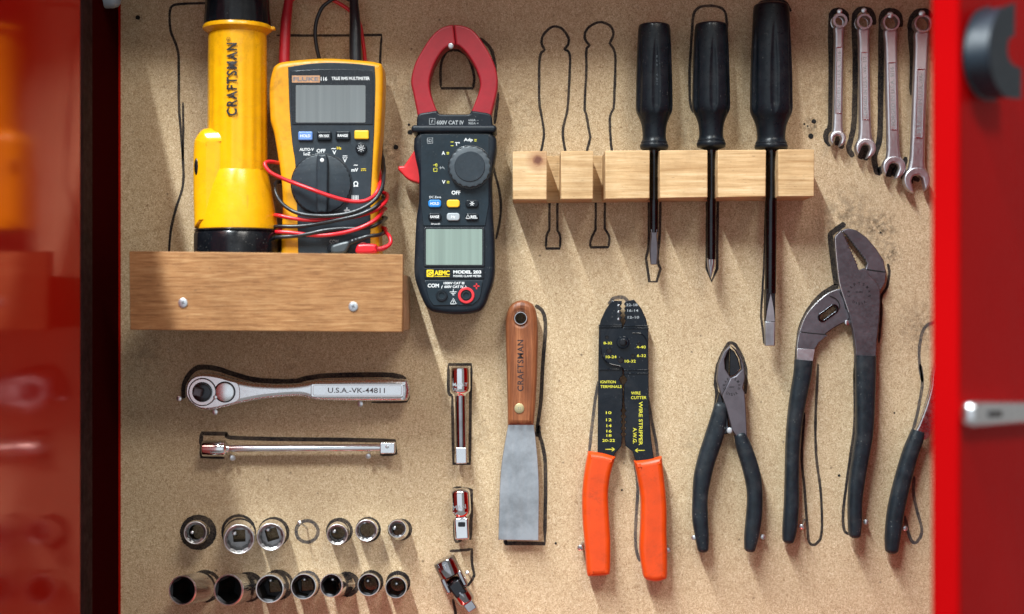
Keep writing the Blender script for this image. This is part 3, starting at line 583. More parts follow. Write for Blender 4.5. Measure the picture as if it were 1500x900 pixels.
for (x, y, m, s, tm) in ((637,298.6,'blue_btn2','HOLD','white'), (664,298.6,'yel_btn',None,None), (691.5,298.6,'dark_btn','✳','white'), (637,318,'dark_btn','RANGE','white'), (664,318,'grey_btn','Hz','white'), (691.5,318,'dark_btn','ΔREL','white')):
    b = plate(t, 'button', rrect(x-9.5,y-5.6,x+9.5,y+5.6,4), 37.5, 39.8, m, 0.7)
    if s == '✳': lines(t, 'star_mark', [[(x-3.6*math.cos(a), y-3.6*math.sin(a)), (x+3.6*math.cos(a), y+3.6*math.sin(a))] for a in (0, PI/3, 2*PI/3)], 1, 39.9, 'white', b)
    elif s == 'ΔREL':
        lines(t, 'delta_mark', [[(682.5,320.5,'c'),(685.5,314.8,'c'),(688.5,320.5,'c'),(682.5,320.5)]], 0.9, 39.9, 'white', b); letters(t, [('REL', 694.5, 318.3, 4.4, 10, 0, .03)], tm, 39.9, b)
    elif s: letters(t, [(s, x, y, 4.2, 13 if len(s) > 2 else 6, 0, .03)], tm, 39.9, b)
letters(t, [('600V CAT IV', 659.5, 179.3, 6.2, 40, 0, .03), ('600A ~', 693.5, 175.8, 3.4, 15, 0, .01), ('900A =', 693.5, 180.6, 3.4, 15, 0, .01), ('f', 632.8, 177.6, 5, 2.6, 12, .02)], 'pale', 36.15)
lines(t, 'lettering', [[(628.8,173.2,'c'),(637,173.2,'c'),(637,181.8,'c'),(628.8,181.8,'c'),(628.8,173.2)]], 0.8, 36.15, 'pale')
letters(t, [('Adp', 686, 205.5, 5.8, 13, 0, .03), ('T°', 670, 211, 5.4, 7, 0, .03), ('A', 649.5, 224.5, 5.4, 5, 0, .03), ('V', 650, 267, 5.4, 5, 0, .03), ('OFF', 668, 282.5, 5.8, 13, 0, .03), ('DC Zero', 637.5, 289, 3.2, 17, 0, .01), ('Smooth', 638, 328, 3, 13, 0, .01)], 'white', 38.2)
sq = lambda x, y, r: [(x-r,y-r,'c'),(x+r,y-r,'c'),(x+r,y+r,'c'),(x-r,y+r,'c'),(x-r,y-r)]
lines(t, 'lettering', [sq(630,206.3,3.9), sq(630,206.3,1.7), [(643.5,246),(651,246)], [(648,243.8),(651,248)], [(645,244),(645,248)]], 0.8, 38.2, 'pale')
lines(t, 'lettering', [sq(637.8,249,2.4), [(634.5,242),(641,242)], [(640,239.6,'c'),(640,244.6,'c'),(636.5,242,'c'),(640,239.6)], [(660,208.3),(664.5,208.3)], [(660,213.8),(664.5,213.8)], [(694.5,204.6),(698.5,204.6)], [(694.5,206.8),(698.5,206.8)], [(654,223.6),(658,223.6)], [(654,225.8),(658,225.8)], [(654.5,266),(658.5,266)], [(654.5,268.2),(658.5,268.2)]], 0.9, 38.2, 'ypaint')
plate(t, 'logo', rrect(625,395.5,635.3,406,1), 38.1, 38.5, 'ybright', 0.1)
letters(t, [('AEMC', 647.5, 400, 7.2, 22.5, 0, .04)], 'ybright', 38.35); lines(t, 'logo_mark', [circ(630.2,400.7,3.4,12), [(628,398.8),(632.6,402.6)]], 0.8, 38.6, 'blackprint'); lines(t, 'underline', [[(636,405.2),(658.5,405.2)]], 0.9, 38.35, 'ybright')
letters(t, [('MODEL 203', 684.5, 398.7, 4.8, 41, 0, .04), ('POWER CLAMP METER', 684.5, 404.6, 3.1, 41, 0, .02), ('COM', 634.8, 418.6, 5.6, 16.5, 0, .03), ('1000V CAT III', 665, 415, 3.6, 30, 0, .03), ('600V CAT IV', 665, 420.3, 3.8, 28, 0, .03)], 'white', 38.35)
lines(t, 'lettering', [[(664,423.5),(664,427.5)], [(658.5,427.8),(669.5,427.8)], [(660.5,430),(667.5,430)], [(662.3,432.2),(665.7,432.2)], [(659.5,445.4,'c'),(664,437.2,'c'),(668.6,445.4,'c'),(659.5,445.4)], [(664,439.8),(664,443.8)], [(648.5,418.5),(647.2,420.5),(646.9,423)], [(681.5,418.5),(682.8,420.5),(683,423)]], 0.9, 38.35, 'white')
lines(t, 'plus_mark', [[(693.5,419.4),(702.5,419.4)], [(698,415),(698,424)]], 2.1, 38.35, 'red_ring')
def ring_rows(ro, ri, h): return [(0, ro), (.8, ro), (1, ro*.93), (1, ri*1.05), (.85, ri), (-1.2, ri)]
for (x, r, m) in ((647,8.6,'dark_btn'), (683,12,'red_ring')):
    j = lathe(t, 'jack', P(t, x,433,37.8), P(t, x,433,39.4), [(a, q*S*t.k) for a, q in ring_rows(r, r*.68, 1)], m, 32, None, None, False)
    lathe(t, 'jack_tube', P(t, x,433,37.9), P(t, x,433,39.0), [(a, q*S*t.k) for a, q in ((0, 7.6), (1, 7.4), (1, 4.6), (0, 4.4))], 'hole', 28, None, j, True)
    lathe(t, 'jack_lip', P(t, x,433,38.4), P(t, x,433,39.25), [(a, q*S*t.k) for a, q in ((0, 5.8), (1, 5.6), (1, 4.8), (0, 4.6))], 'meter_grey', 28, None, j, False)
# ------------------------------------------------------------------ screwdriver rack
t = T('screwdriver_rack', 'pale pine block with five slots holding the black screwdrivers', 'tool rack', 972, 291, 40)
rk = [(751,222,'c')]
M['pine'] = wood('pine', (0.42, 0.25, 0.11, 1), (0.60, 0.40, 0.205, 1), (0.72, 0.53, 0.31, 1), 'X', 520, 110, 0.65, tuple(P(t, 788, 235, 40)))
# seen from below the block's section is a comb: solid back with teeth between the slots
slots = [(801.3,821.7), (869,886.5), (952,966.6), (1036.5,1051.5), (1122,1140)]
xs = [751] + [v for s in slots for v in s] + [1193]; sec = []
for i in range(0, len(xs), 2):
    sec += [(xs[i], 40), (xs[i+1], 40)]
    if i+2 < len(xs): sec += [(xs[i+1]+.3, 4), (xs[i+2]-.3, 4)]
sec += [(1193, .3), (751, .3)]
top = lambda x: 222-(x-751)*0.0068; bot = lambda x: 293-(x-751)*0.0113
V = [P(t, x+random.uniform(-.3,.3), top(x)+random.uniform(-.4,.4), z) for x, z in sec] + [P(t, x+random.uniform(-.3,.3), bot(x)+random.uniform(-.6,.6), z) for x, z in sec]
n = len(sec); F = [(i, (i+1) % n, n+(i+1) % n, n+i) for i in range(n)] + [tuple(range(n-1, -1, -1)), tuple(range(n, 2*n))]
o = mk('block', V, F, 'pine', t); m = o.modifiers.new('bevel', 'BEVEL'); m.width = 0.0007; m.segments = 2; m.limit_method = 'ANGLE'
# ------------------------------------------------------------------ screwdrivers
def driver(label, cx, hw, prof, fl, shaft, tipf, group='black handled screwdrivers in the rack'):
    t = T('screwdriver', label, 'screwdriver', cx, 219, 26, group, zbase=22)
    k = S*t.k; y0, y1 = prof[0][0], prof[-1][0]; q = cr(prof, False, 7)
    f0, f1, fw = fl
    def rf(a, s, r):
        y = y0+s*(y1-y0); m = 0
        if f0 < y < f1:
            u = (y-f0)/(f1-f0); wd = fw*min(1, (u*1.9)**0.6)*min(1, ((1-u)*7)**0.5)
            x = ((a+PI/6) % (PI/3)) - PI/6; x = x*r/k
            m = max(0, 1-(x/max(wd, .01))**2)**0.8*min(1, u*4)*min(1, (1-u)*8)
        return r*(1-0.10*m)
    rows = [((y-y0)/(y1-y0), r*k) for y, r in q]
    lathe(t, 'handle', P(t, cx, y0, 22), P(t, cx, y1, 22), rows, 'driver_black', 120, rf, None, True, 50)
    sx, sr, sy1 = shaft
    lathe(t, 'shaft', P(t, sx, y1-2, 22), P(t, sx-(1.0 if hw > 30 else 0), sy1, 20), [(0, sr*k), (1, sr*k)], 'darksteel', 24)
    tipf(t); return t
prof1 = [(33.2,6),(33.6,14),(35,20),(39,23),(60,24.6),(110,26.3),(145,27),(158,27),(165,25.6),(172,22.3),(182,18.8),(192,17.3),(201,17.2),(206,18.4),(208,19.6),(210,19.5),(212,20.7),(215,20.8),(218,19.5),(219.5,16),(219.6,8)]
def flat_tip(cx, z, rows, mat):
    def f(t):
        V = []; F = []
        for (y, hw_, hz) in rows:
            for (a, b) in ((-1,-1), (1,-1), (1,1), (-1,1)): V.append(P(t, cx+a*hw_*(0.8 if b > 0 else 1), y, z+b*hz))
        for i in range(len(rows)-1):
            for j in range(4):
                a, b = 4*i+j, 4*i+(j+1) % 4; F.append((a, b, b+4, a+4))
        F += [(3,2,1,0), tuple(4*(len(rows)-1)+j for j in range(4))]
        o = mk('tip', V, F, mat, t); m = o.modifiers.new('bevel', 'BEVEL'); m.width = .0004; m.segments = 2
    return f
sd = driver('black handled flat screwdriver with short blade, nearest the empty slots of the rack', 959, 27, prof1, (52,170,6), (958.8,6.4,340), flat_tip(958.8, 20, [(336,6.2,3.0),(345,4.6,2.8),(356,6.0,2.0),(368,6.6,1.3),(380,5.8,.8),(387.5,5.0,.5)], 'gunmetal'))
letters(sd, [('USA', 962, 118, 5.5, 17, -90, .01, 1.2), ('= = =', 962, 92, 4, 16, -90, .01)], 'dial_grey', 0, None, lambda X, Y: 22+math.sqrt((24.4*S*sd.k*1000)**2-((X-959)*S*sd.k*1000)**2)+.1)
prof2 = [(y*0.992+ -1.0, r*1.025) for y, r in prof1[:-1]] + [(219.4,8)]
def phil(t):
    k = S*t.k
    lathe(t, 'tip', P(t, 1042.7,378,20), P(t, 1042.7,406,20), [(0, 6.2*k), (.3, 5.8*k), (.55, 4.6*k), (.9, 1.6*k), (1, .9*k)], 'blade', 48, lambda a, s, r: r*(1-(0.32*max(0, math.cos(4*a))**3 if s > .2 else 0)))
driver('black handled cross-head screwdriver, middle of the three in the rack', 1042.7, 28, prof2, (52,168,6), (1043.3,6.6,380), phil)
def big_tip(t):
    flat_tip(1130, 19.5, [(424,8.2,4.0),(470,8.7,1.7),(472,8.7,1.6)], 'darksteel')(t)
    flat_tip(1129.8, 19.5, [(471.5,8.7,1.62),(490,8.4,1.1),(507,8.0,.7)], 'blade')(t)
    zf = lambda y: 19.5+4.0+(1.7-4.0)*(y-424)/46+.12
    mk('ground_face', [P(t, x, y, zf(y)) for x, y in ((1130,430),(1127.5,442),(1125,456),(1123.2,471),(1136.6,471),(1135,456),(1132.5,442))], [(0,1,6), (1,2,5,6), (2,3,4,5)], 'blade', t)
prof3 = [(3,8),(3.6,17),(6,23),(11,26),(40,27.6),(100,30.2),(145,31),(159,31),(167,29.3),(176,25.2),(186,22),(196,20.6),(203,20.6),(207,22),(209,23.2),(211,23.2),(213,24.3),(216,24.2),(218.5,22.5),(219.8,18),(219.9,9)]
driver('largest black handled flat screwdriver with the longest blade in the rack', 1131, 31, prof3, (32,170,6.4), (1131.4,8.3,430), big_tip)
# ------------------------------------------------------------------ combination wrenches
def wrench(label, ring, ro, ri, opn, R, dirdeg, w0, w1, pan, txt):
    t = T('combination_wrench', label, 'wrench', opn[0], opn[1]+R, 12, 'combination wrenches hung side by side')
    ax_, ay = ring; bx, by = opn; L = math.hypot(bx-ax_, by-ay); dx, dy = (bx-ax_)/L, (by-ay)/L; nx, ny = -dy, dx
    q = lambda s, n: (ax_+dx*s+nx*n, ay+dy*s+ny*n)
    hole = []
    for i in range(48):
        a = 2*PI*i/48; rr = ri*(1+0.06*abs(math.cos(6*a))); hole.append((ax_+rr*math.cos(a), ay+rr*math.sin(a)))
    plate(t, 'box_end', [circ(ax_, ay, ro, 40), hole], 5, 14, 'wrench', 1.6, 3)
    plate(t, 'shank', cr([q(ro*.75,-ro*.62), q(ro*1.35,-w0*1.02), q(ro*2.4,-w0*.92), q(L*.45,-w0*.92), q(L-R*1.5,-w1*1.05), q(L-R*.55,-w1*1.5), q(L-R*.4,0), q(L-R*.55,w1*1.5), q(L-R*1.5,w1*1.05), q(L*.45,w0*.92), q(ro*2.4,w0*.92), q(ro*1.35,w0*1.02), q(ro*.75,ro*.62)], True, 5), 6, 12, 'wrench', 2.2, 4)
    a = math.radians(dirdeg); ux, uy = math.cos(a), math.sin(a); vx, vy = -uy, ux; hw = R*.44
    g = lambda u, v: (bx+ux*u+vx*v, by+uy*u+vy*v); a0 = math.asin(.60); pts = []
    for i in range(25):
        b = a0 + (2*PI-2*a0)*i/24; pts.append(g(R*math.cos(b), R*math.sin(b)))
    pts += [g(R*.92,-hw), g(-R*.05,-hw*.98), g(-R*.32,-hw*.55), g(-R*.36,0), g(-R*.32,hw*.55), g(-R*.05,hw*.98), g(R*.92,hw)]
    plate(t, 'open_end', pts, 5, 12.5, 'wrench', 1.5, 3)
    p0, p1, pw = pan
    outer = [q(p0,-pw), q(p1,-pw), q(p1,pw), q(p0,pw)]; inner = [q(p0+1.6,-pw+1.3), q(p1-1.6,-pw+1.3), q(p1-1.6,pw-1.3), q(p0+1.6,pw-1.3)]
    plate(t, 'panel_rim', [outer, inner], 11.7, 12.5, 'chrome', 0.25)
    ang = math.degrees(math.atan2(dy, dx)); m = q((p0+p1)/2, 0)
    letters(t, [(txt, m[0], m[1], pw*1.1, (p1-p0)*.86, ang+180, .02)], 'pale', 12.12)
wrench('smallest combination wrench, farthest left in the row of four', (1230,31), 10, 7.4, (1227.5,203), 12, 104, 7.6, 7.0, (38,136,4.6), 'FORGED IN U.S.A. 7/16')
wrench('combination wrench second from the left, next to the smallest one', (1265.7,32.3), 11.3, 8, (1268.5,217), 15, 112, 9, 8.6, (44,144,5.2), 'FORGED IN U.S.A. -VA- 1/2')
wrench('combination wrench third from the left, next to the largest one', (1305,33.3), 12.8, 8.8, (1310,245), 17, 110, 10, 9, (58,158,5.6), 'FORGED IN U.S.A. 9/16')
wrench('largest combination wrench, right beside the red door edge', (1351.7,35), 13.6, 9, (1343.5,264), 19.5, 78, 11.3, 10.3, (66,168,5.8), '5/8 FORGED IN U.S.A. -VA-')
# ------------------------------------------------------------------ scraper
t = T('scraper', 'putty knife with brown wooden handle and plain steel blade', 'scraper', 760, 795, 14)
hd = cr(c16([(166,210),(182,135),(215,97),(262,82),(312,95),(343,130),(357,200),(360,300),(356,500),(346,700),(334,830,'c'),(180,830,'c'),(175,600),(168,350)]), True, 6)
hole = circ(762.6,466.4,7.5,28)
plate(t, 'handle', [hd, hole], 3, 18, 'handlewood', 4.2, 2)
lathe(t, 'eyelet', P(t, 762.6,466.4,17.2), P(t, 762.6,466.4,19), [(a, r*S*t.k) for a, r in ((0, 10.2), (.6, 10), (1, 9), (1, 8.4), (.5, 7.5))], 'satin', 32, None, None, False); lathe(t, 'shaded_eyelet_bore', P(t, 762.6,466.4,0.6), P(t, 762.6,466.4,18.2), [(0, 7.3*S*t.k), (1, 7.45*S*t.k)], 'hole', 28, None, None, False)  # bore tube coloured black to give the shadow inside the hole
boss(t, 'rivet', 760.6,598,7.4, 17.6, 18.7, 'brass', 0.4, 28); letters(t, [('11', 760.6, 598, 4, 3.4, 0, .0)], 'engrave', 18.75)
letters(t, [('CRAFTSMAN', 762.3, 535.5, 9, 75, -90, .02, 1.12)], 'burnt', 18.06)
plate(t, 'blade', cr([(745,619,'c'),(782,619,'c'),(785.5,651),(788,679),(789.7,718),(789,793,'c'),(730,792,'c'),(732,718),(734.5,682),(739.6,649)], True, 5), 9.5, 11, 'blade', 0.35)
# ------------------------------------------------------------------ wire stripper
t = T('wire_stripper', 'black wire stripper and crimper with bright orange handles', 'wire stripper', 915, 850, 14)
seam = [(252,75),(256,90),(249,100),(257,112),(250,122),(258,134),(251,146),(259,158),(252,172),(262,186),(258,205)]
lh = c14([(196,72),(165,118),(141,170),(131,210),(128,400),(126,600),(124,850),(130,1000),(165,1000),(212,850),(246,812),(249,770)])
nt = []
for y in (752, 722, 690, 662, 632): nt += [(250,y+9),(244,y+4),(244,y-4),(250,y-9)]
nt += [(252,560),(252,498),(242,490),(234,475),(242,460),(252,452),(252,425,'x'),(249,405),(251,205),(248,186),(240,172),(249,158),(240,146),(249,134),(239,122),(248,112),(239,100),(248,88),(248,72)]
lhp = plate(t, 'jaw_plate', lh + c14([p[:2] for p in nt]), 6, 10, 'strip_black', 0.5)
rh = [(266,75),(308,66),(345,110),(370,165),(381,215),(382,420),(384,600),(394,760),(412,900),(420,1000),(352,1000),(312,870),(300,838),(264,808),(262,770)]
for y in (752, 722, 690, 662, 632): rh += [(261,y+9),(268,y+4),(268,y-4),(261,y-9)]
rh += [(258,560),(258,498),(266,490),(273,475),(266,460),(257,452),(257,428),(250,413),(205,404),(165,384),(143,345),(137,300),(136,224),(150,214),(250,213),(262,186),(266,172),(258,158),(266,146),(258,134),(265,122),(258,112),(266,100),(258,88)]
rhp = plate(t, 'jaw_plate', c14(rh), 8.4, 12.4, 'strip_black', 0.5)
# raised bands and the pressed boss over the joint
for (x0, x1, y) in ((131,246,197), (131,246,206), (262,380,200), (262,381,212), (129,240,421), (260,382,424), (260,382,441)):
    sweep(t, 'pressed_ridge', [(840+x0/3.4625, 420+y/3.4625, 10.4 if x0 < 200 else 12.4, 1.1, .6), (840+x1/3.4625, 420+y/3.4625, 10.4 if x0 < 200 else 12.4, 1.1, .6)], 'strip_black', 10, 2)
tube(t, 'pressed_ridge', [(x, y, 12.5) for x, y in c14([(300,236),(345,240),(372,275),(378,330)])], .9, 'strip_black', 8, 6)
tube(t, 'pressed_ridge', [(x, y, 12.4) for x, y in c14([(139,310),(147,352),(182,390),(235,404),(252,415)])], .9, 'strip_black', 8, 6)
pv = boss(t, 'pivot', 912.8,502,9.4, 11, 14.4, 'strip_black', 0.8, 32); lathe(t, 'pivot_centre', P(t, 912.8,502,14), P(t, 912.8,502,14.9), [(0, 5.6*S), (.7, 5.3*S), (1, 4.2*S)], 'darksteel', 28, None, pv)
for (x, y, r) in ((170,258,8), (182,325,12), (240,372,13), (302,352,9), (334,292,8)):
    z = 12.5; hx, hy = 840+x/3.4625, 420+y/3.4625
    b = lathe(t, 'bolt_cutter_hole', P(t, hx, hy, z-1), P(t, hx, hy, z+.3), [(a, q*S*t.k*r/3.4625) for a, q in ((0, 1.25), (.8, 1.2), (1, 1.05), (1, .9), (.2, .8))], 'darksteel', 20, None, None, False)
    mk('bore', [P(t, hx+r*.28*math.cos(i*PI/8), hy+r*.28*math.sin(i*PI/8), z-.1+.15) for i in range(16)], [tuple(range(15, -1, -1))], 'hole', t, b)
plate(t, 'crimp_slot', c14([(222,82),(236,82),(238,178),(224,178)]), 9.6, 10.25, 'meter_dark', 0.2)
for y in (95, 128, 165): boss(t, 'crimp_die', 840+230/3.4625, 420+y/3.4625, 1.8, 9.9, 10.6, 'chrome', .3, 12)
L14 = lambda s, x, y, h, w_, r=0: (s, 840+x/3.4625, 420+y/3.4625, h/3.4625, w_/3.4625, r, .012)
letters(t, [L14('IGNITION',177,485,14,78), L14('TERMINALS',192,509,14,108), L14('10',180,642,14,28), L14('12',181,678,14,28), L14('14',182,708,14,26), L14('16',182,735,14,26), L14('18',182,758,13,26), L14('20-22',180,783,14,64)], 'ypaint', 10.15)
letters(t, [L14('8-32',175,287,13,44), L14('10-24',192,357,14,54), L14('WIRE',317,541,15,48), L14('CUTTER',332,564,15,78), L14('WIRE STRIPPER',342,695,19,222,90), L14('A.W.G.',312,757,19,80,90), L14('4-40',344,307,14,46), L14('6-32',346,351,14,46), L14('10-32',289,379,14,56)], 'ypaint', 12.5)
letters(t, [L14('22-18',297,93,13,58), L14('16-14',302,122,13,56), L14('12-10',305,156,13,58)], 'pale', 12.5)
A14 = lambda p: [c14([q])[0] for q in p]
lines(t, 'arrow_mark', [A14([(163,828),(210,828)]), A14([(196,819),(211,828)]), A14([(196,837),(211,828)])], 1.1, 10.15, 'ypaint')
lines(t, 'arrow_mark', [A14([(313,832),(363,832)]), A14([(328,823),(313,832)]), A14([(328,841),(313,832)])], 1.1, 12.5, 'ypaint')
for z, l in ((0, None),):
    lg = [(85,86),(163,100),(240,116)]
    pl = c15([(86,87,'c'),(165,96),(241,117,'c'),(212,225),(200,330),(206,470),(213,600),(211,768),(196,793),(140,800),(100,800),(79,788),(68,650),(54,480),(52,330),(65,200)])
    plate(t, 'grip', cr(pl, True, 5), 2, 17, 'grip_orange', 4.6, 5)
    pr = c15([(347,140,'c'),(425,132),(506,114,'c'),(521,240),(535,400),(535,550),(539,690),(537,800),(520,818),(470,830),(412,815),(396,770),(381,650),(386,500),(386,350),(366,230)])
    plate(t, 'grip', cr(pr, True, 5), 3, 18, 'grip_orange', 4.6, 5)
# ------------------------------------------------------------------ diagonal cutters
t = T('diagonal_cutters', 'diagonal cutting pliers with black grips held by three nails', 'pliers', 1068, 816, 14)
plate(t, 'jaw', c13([(182,68),(208,88),(228,135),(235,188),(226,228),(233,245),(238,320),(242,412),(205,415),(186,385),(163,300),(148,255),(180,190),(200,182),(224,157),(216,118),(200,88)]), 8, 15.5, 'gunmetal', 0.7)
plate(t, 'jaw', c13([(180,68),(155,92),(136,140),(129,198),(141,238),(147,258),(182,190),(160,155),(158,120),(168,96),(178,80)]), 7, 14, 'gunmetal', 0.7)
plate(t, 'cutting_edge', c13([(179,78),(168,97),(160,122),(162,154),(176,178),(178,130)]), 7, 10.5, 'hole', 0.8)
plate(t, 'cutting_edge', c13([(181,78),(198,90),(213,118),(221,155),(199,180),(179,186),(180,130)]), 6, 9.5, 'darksteel', 0.8)
plate(t, 'tang', c13([(140,244),(148,258),(172,330),(178,400),(130,410),(118,330)]), 6, 11, 'darksteel', 0.8)
lines(t, 'stamp_ring', [[(1000+(183+31*math.cos(a))/2.571, 480+(222+31*math.sin(a))/2.571) for a in [i*PI/12 for i in range(25)]]] if False else [], .7, 15.6, 'engrave') if False else None
def ringtext(t, s, cx, cy, r, z, h, a0, a1, mat='blackprint', up=True):
    g = []
    for i, ch in enumerate(s):
        if ch == ' ': continue
        a = a0+(a1-a0)*i/(len(s)-1); ra = math.radians(a)
        g.append(tgeo(t, ch, cx+r*math.cos(ra), cy+r*math.sin(ra), z, h, h*.72 if ch not in 'I.' else h*.25, a+90 if up else a-90, .015))
    V, F = join(g); mk('stamp', V, F, mat, t)
ringtext(t, 'CRAFTSMAN', 1071.5,565.5,11.2, 15.6, 4, -200, 20); ringtext(t, 'U.S.A', 1071.5,566.5,11.5, 15.6, 4.4, 125, 55, up=False); ringtext(t, '4507', 1071.5,578,11, 15.6, 2.6, -105, -75)
def c13z(pts): return [(1000+x/2.571, 480+y/2.571, z, w_/2.571, d) for x, y, z, w_, d in pts]
sweep(t, 'grip', c13z([(146,300,10,26,5),(132,370,10,33,6),(115,430,10,35,6.5),(92,500,10,34,6.5),(76,570,10,33,6.5),(68,640,10,29,6.5),(68,720,10,30,6.5),(75,790,10,26,6.2),(79,836,10,21,5.5)]), 'grip_black', 24, 6, None, 2.6)
sweep(t, 'grip', c13z([(219,408,11,23,6.2),(232,450,11,29,6.5),(252,510,11,31,6.5),(268,575,11,31,6.5),(274,640,11,29,6.5),(270,720,11,30,6.5),(261,790,11,27,6.2),(255,834,11,21,5.5)]), 'grip_black', 24, 6, None, 2.6)
# ------------------------------------------------------------------ slip joint pliers
t = T('slip_joint_pliers', 'large slip joint pliers with toothed jaws and long black grips', 'pliers', 1215, 800, 13)
def teeth(p, q, n, h):
    out = []; dx, dy = q[0]-p[0], q[1]-p[1]; L = math.hypot(dx, dy); nx, ny = -dy/L, dx/L
    for i in range(n):
        out += [(p[0]+dx*i/n, p[1]+dy*i/n), (p[0]+dx*(i+.5)/n+nx*h, p[1]+dy*(i+.5)/n+ny*h)]
    return out + [q]
fj = [(322,172),(334,150),(354,130)] + teeth((362,142),(437,312),11,-6) + [(446,332),(472,322),(500,358),(536,392),(552,432),(553,500),(548,590),(536,690),(530,800),(425,800),(428,740),(414,640),(392,545),(366,470),(346,400),(332,290)]
plate(t, 'jaw', c11(fj), 7, 13, 'gunmetal', 0.8)
bj = [(366,128),(398,118),(440,128),(492,165),(540,222),(578,280),(590,340),(582,400),(556,445),(500,500),(440,500),(420,420),(440,345),(486,328),(494,296)] + teeth((486,286),(382,150),12,6) 
plate(t, 'jaw', c11(bj), 2.5, 8, 'gunmetal', 0.8)
plate(t, 'groove_step', c11([(482,330),(588,345),(583,398),(556,440),(536,394),(500,356)]), 7, 8.6, 'gunmetal', 0.4)
arm = cr(c11([(420,420,'c'),(345,428),(290,450),(230,500),(182,560),(152,630),(137,700),(133,830,'c'),(205,830,'c'),(222,740),(245,700),(285,655),(335,620),(392,588),(440,540,'c')]), True, 4)
slot = rotp(rrect(1215-14.5,459-4.2,1215+14.5,459+4.2,4.0), 1215, 459, -36)
plate(t, 'slotted_arm', [arm, slot], 2.2, 8, 'gunmetal', 0.8)
plate(t, 'slot_rim', [rotp(rrect(1215-17.5,459-7,1215+17.5,459+7,6.6), 1215, 459, -36), slot], 7.6, 8.6, 'darksteel', 0.3)
plate(t, 'worn_step', c11([(148,648),(292,662),(246,700),(224,735),(138,732)]), 7.5, 8.4, 'gunmetal', 0.2)
plate(t, 'bare_band', c11([(137,730),(226,735),(216,800),(134,800)]), 7.4, 8.5, 'wrench', 0.3)
boss(t, 'joint_bolt', 1243,473,4, 6, 9.5, 'satin', .6, 16)
tube(t, 'worn_edge', [(x, y, 12.6) for x, y in c11([(354,134),(336,152),(325,174),(334,290),(348,400),(368,468),(394,545)])], .8, 'bright_edge', 8, 4)
tube(t, 'worn_edge', [(x, y, 7.6) for x, y in c11([(340,432),(290,454),(232,503),(184,563),(155,632),(140,702),(137,760)])], .8, 'bright_edge', 8, 4)
tube(t, 'worn_edge', [(x, y, 7.6) for x, y in c11([(270,610),(320,570),(360,535)])], .7, 'bright_edge', 8, 4)
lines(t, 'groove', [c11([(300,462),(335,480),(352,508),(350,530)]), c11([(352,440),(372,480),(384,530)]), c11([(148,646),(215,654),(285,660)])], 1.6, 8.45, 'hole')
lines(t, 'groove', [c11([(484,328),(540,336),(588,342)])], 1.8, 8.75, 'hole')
ringtext(t, 'CRAFTSMAN', 1258.5,431,15.5, 13.1, 4, -190, 10); ringtext(t, 'U.S.A', 1258.5,431,14, 13.1, 4, 125, 55, up=False); letters(t, [('45380', 1258.5, 428, 3, 11)], 'blackprint', 13.1)
sweep(t, 'grip', [(1179,528,8,13.5,6),(1177,550,8,13,6.5),(1170,588,8,12,6.8),(1165,625,8,11,6.8),(1162.5,660,8,10.3,6.8),(1161.5,700,8,10.2,6.8),(1161,740,8,10.8,6.8),(1158.5,775,8,10.5,6.5),(1156.5,792,8,8.5,6)], 'grip_black', 24, 6, None, 2.8, False)
sweep(t, 'grip', [(1268.5,521,12,15,6.4),(1268,545,12,15,6.8),(1267.5,604,12,13.5,7),(1266,637,12,12.6,7),(1261,669,12,12,7),(1256,701,12,11.4,7),(1252.8,733,12,10.2,7),(1252.5,765,12,9.8,6.6),(1252.3,783,12,8.5,6)], 'grip_black', 24, 6, None, 2.8, False)
# ------------------------------------------------------------------ pliers half hidden by the door
t = T('hidden_pliers', 'black gripped pliers partly hidden behind the red door edge', 'pliers', 1309, 818, 14)
sweep(t, 'grip', [(1347,632,10,9.5,5.5),(1343,645,10,11,6.5),(1334,669,10,11.5,7),(1322.5,711,10,12,7),(1314,749,10,12,7),(1309.5,785,10,11.2,6.8),(1308,806,10,9.5,6)], 'grip_black', 24, 6, None, 2.7, False)
plate(t, 'jaw', cr([(1338,642),(1346,622),(1356,596),(1364,568),(1368,540),(1384,520),(1392,560),(1380,600),(1366,632),(1356,645)], True, 5), 7, 14, 'bright_edge', 1.6, 3)
sweep(t, 'grip', [(1388,600,10,9,5.5),(1398,650,10,11,6.5),(1404,700,10,12,7),(1404,760,10,12,7),(1398,806,10,9.5,6)], 'grip_black', 24, 6, None, 2.7)
# ------------------------------------------------------------------ ratchet
t = T('ratchet_handle', 'chrome ratchet handle lying level on nails above the long extension bar', 'ratchet', 434, 605, 24)
rb = cr(c19([(115,250),(126,200),(160,163),(215,146),(300,155),(380,178),(430,190),(520,205),(640,211),(740,209),(810,201),(870,188),(1000,184),(1200,181),(1385,184),(1410,205),(1418,250),(1406,298),(1370,309),(1100,310),(900,305),(840,296),(790,284),(700,286),(560,300),(430,325),(350,345),(270,362),(200,360),(150,327),(122,290)]), True, 5)
plate(t, 'body', rb, 6, 22, 'satin', 4.2, 4)
hdp = cr(c19([(128,250),(138,205),(168,174),(215,160),(300,168),(380,190),(425,205),(438,250),(428,305),(350,332),(270,348),(205,346),(160,318),(134,285)]), True, 5)
plate(t, 'head_plate', hdp, 21, 23.2, 'satin', 0.6)
X19 = lambda x, y: (240+x/3.947, 510+y/3.947)
boss(t, 'gear_recess', *X19(222,255), 20.8, 22.8, 23.4, 'darksteel', 0.15, 48)
plate(t, 'gear_ring', [circ(*X19(222,255), 19.6, 40), circ(*X19(222,255), 14, 40)], 23, 24.2, 'satin', 0.4)
dr = boss(t, 'drive_hub', *X19(226,257), 13.4, 23, 29, 'darksteel', 0.8, 32)
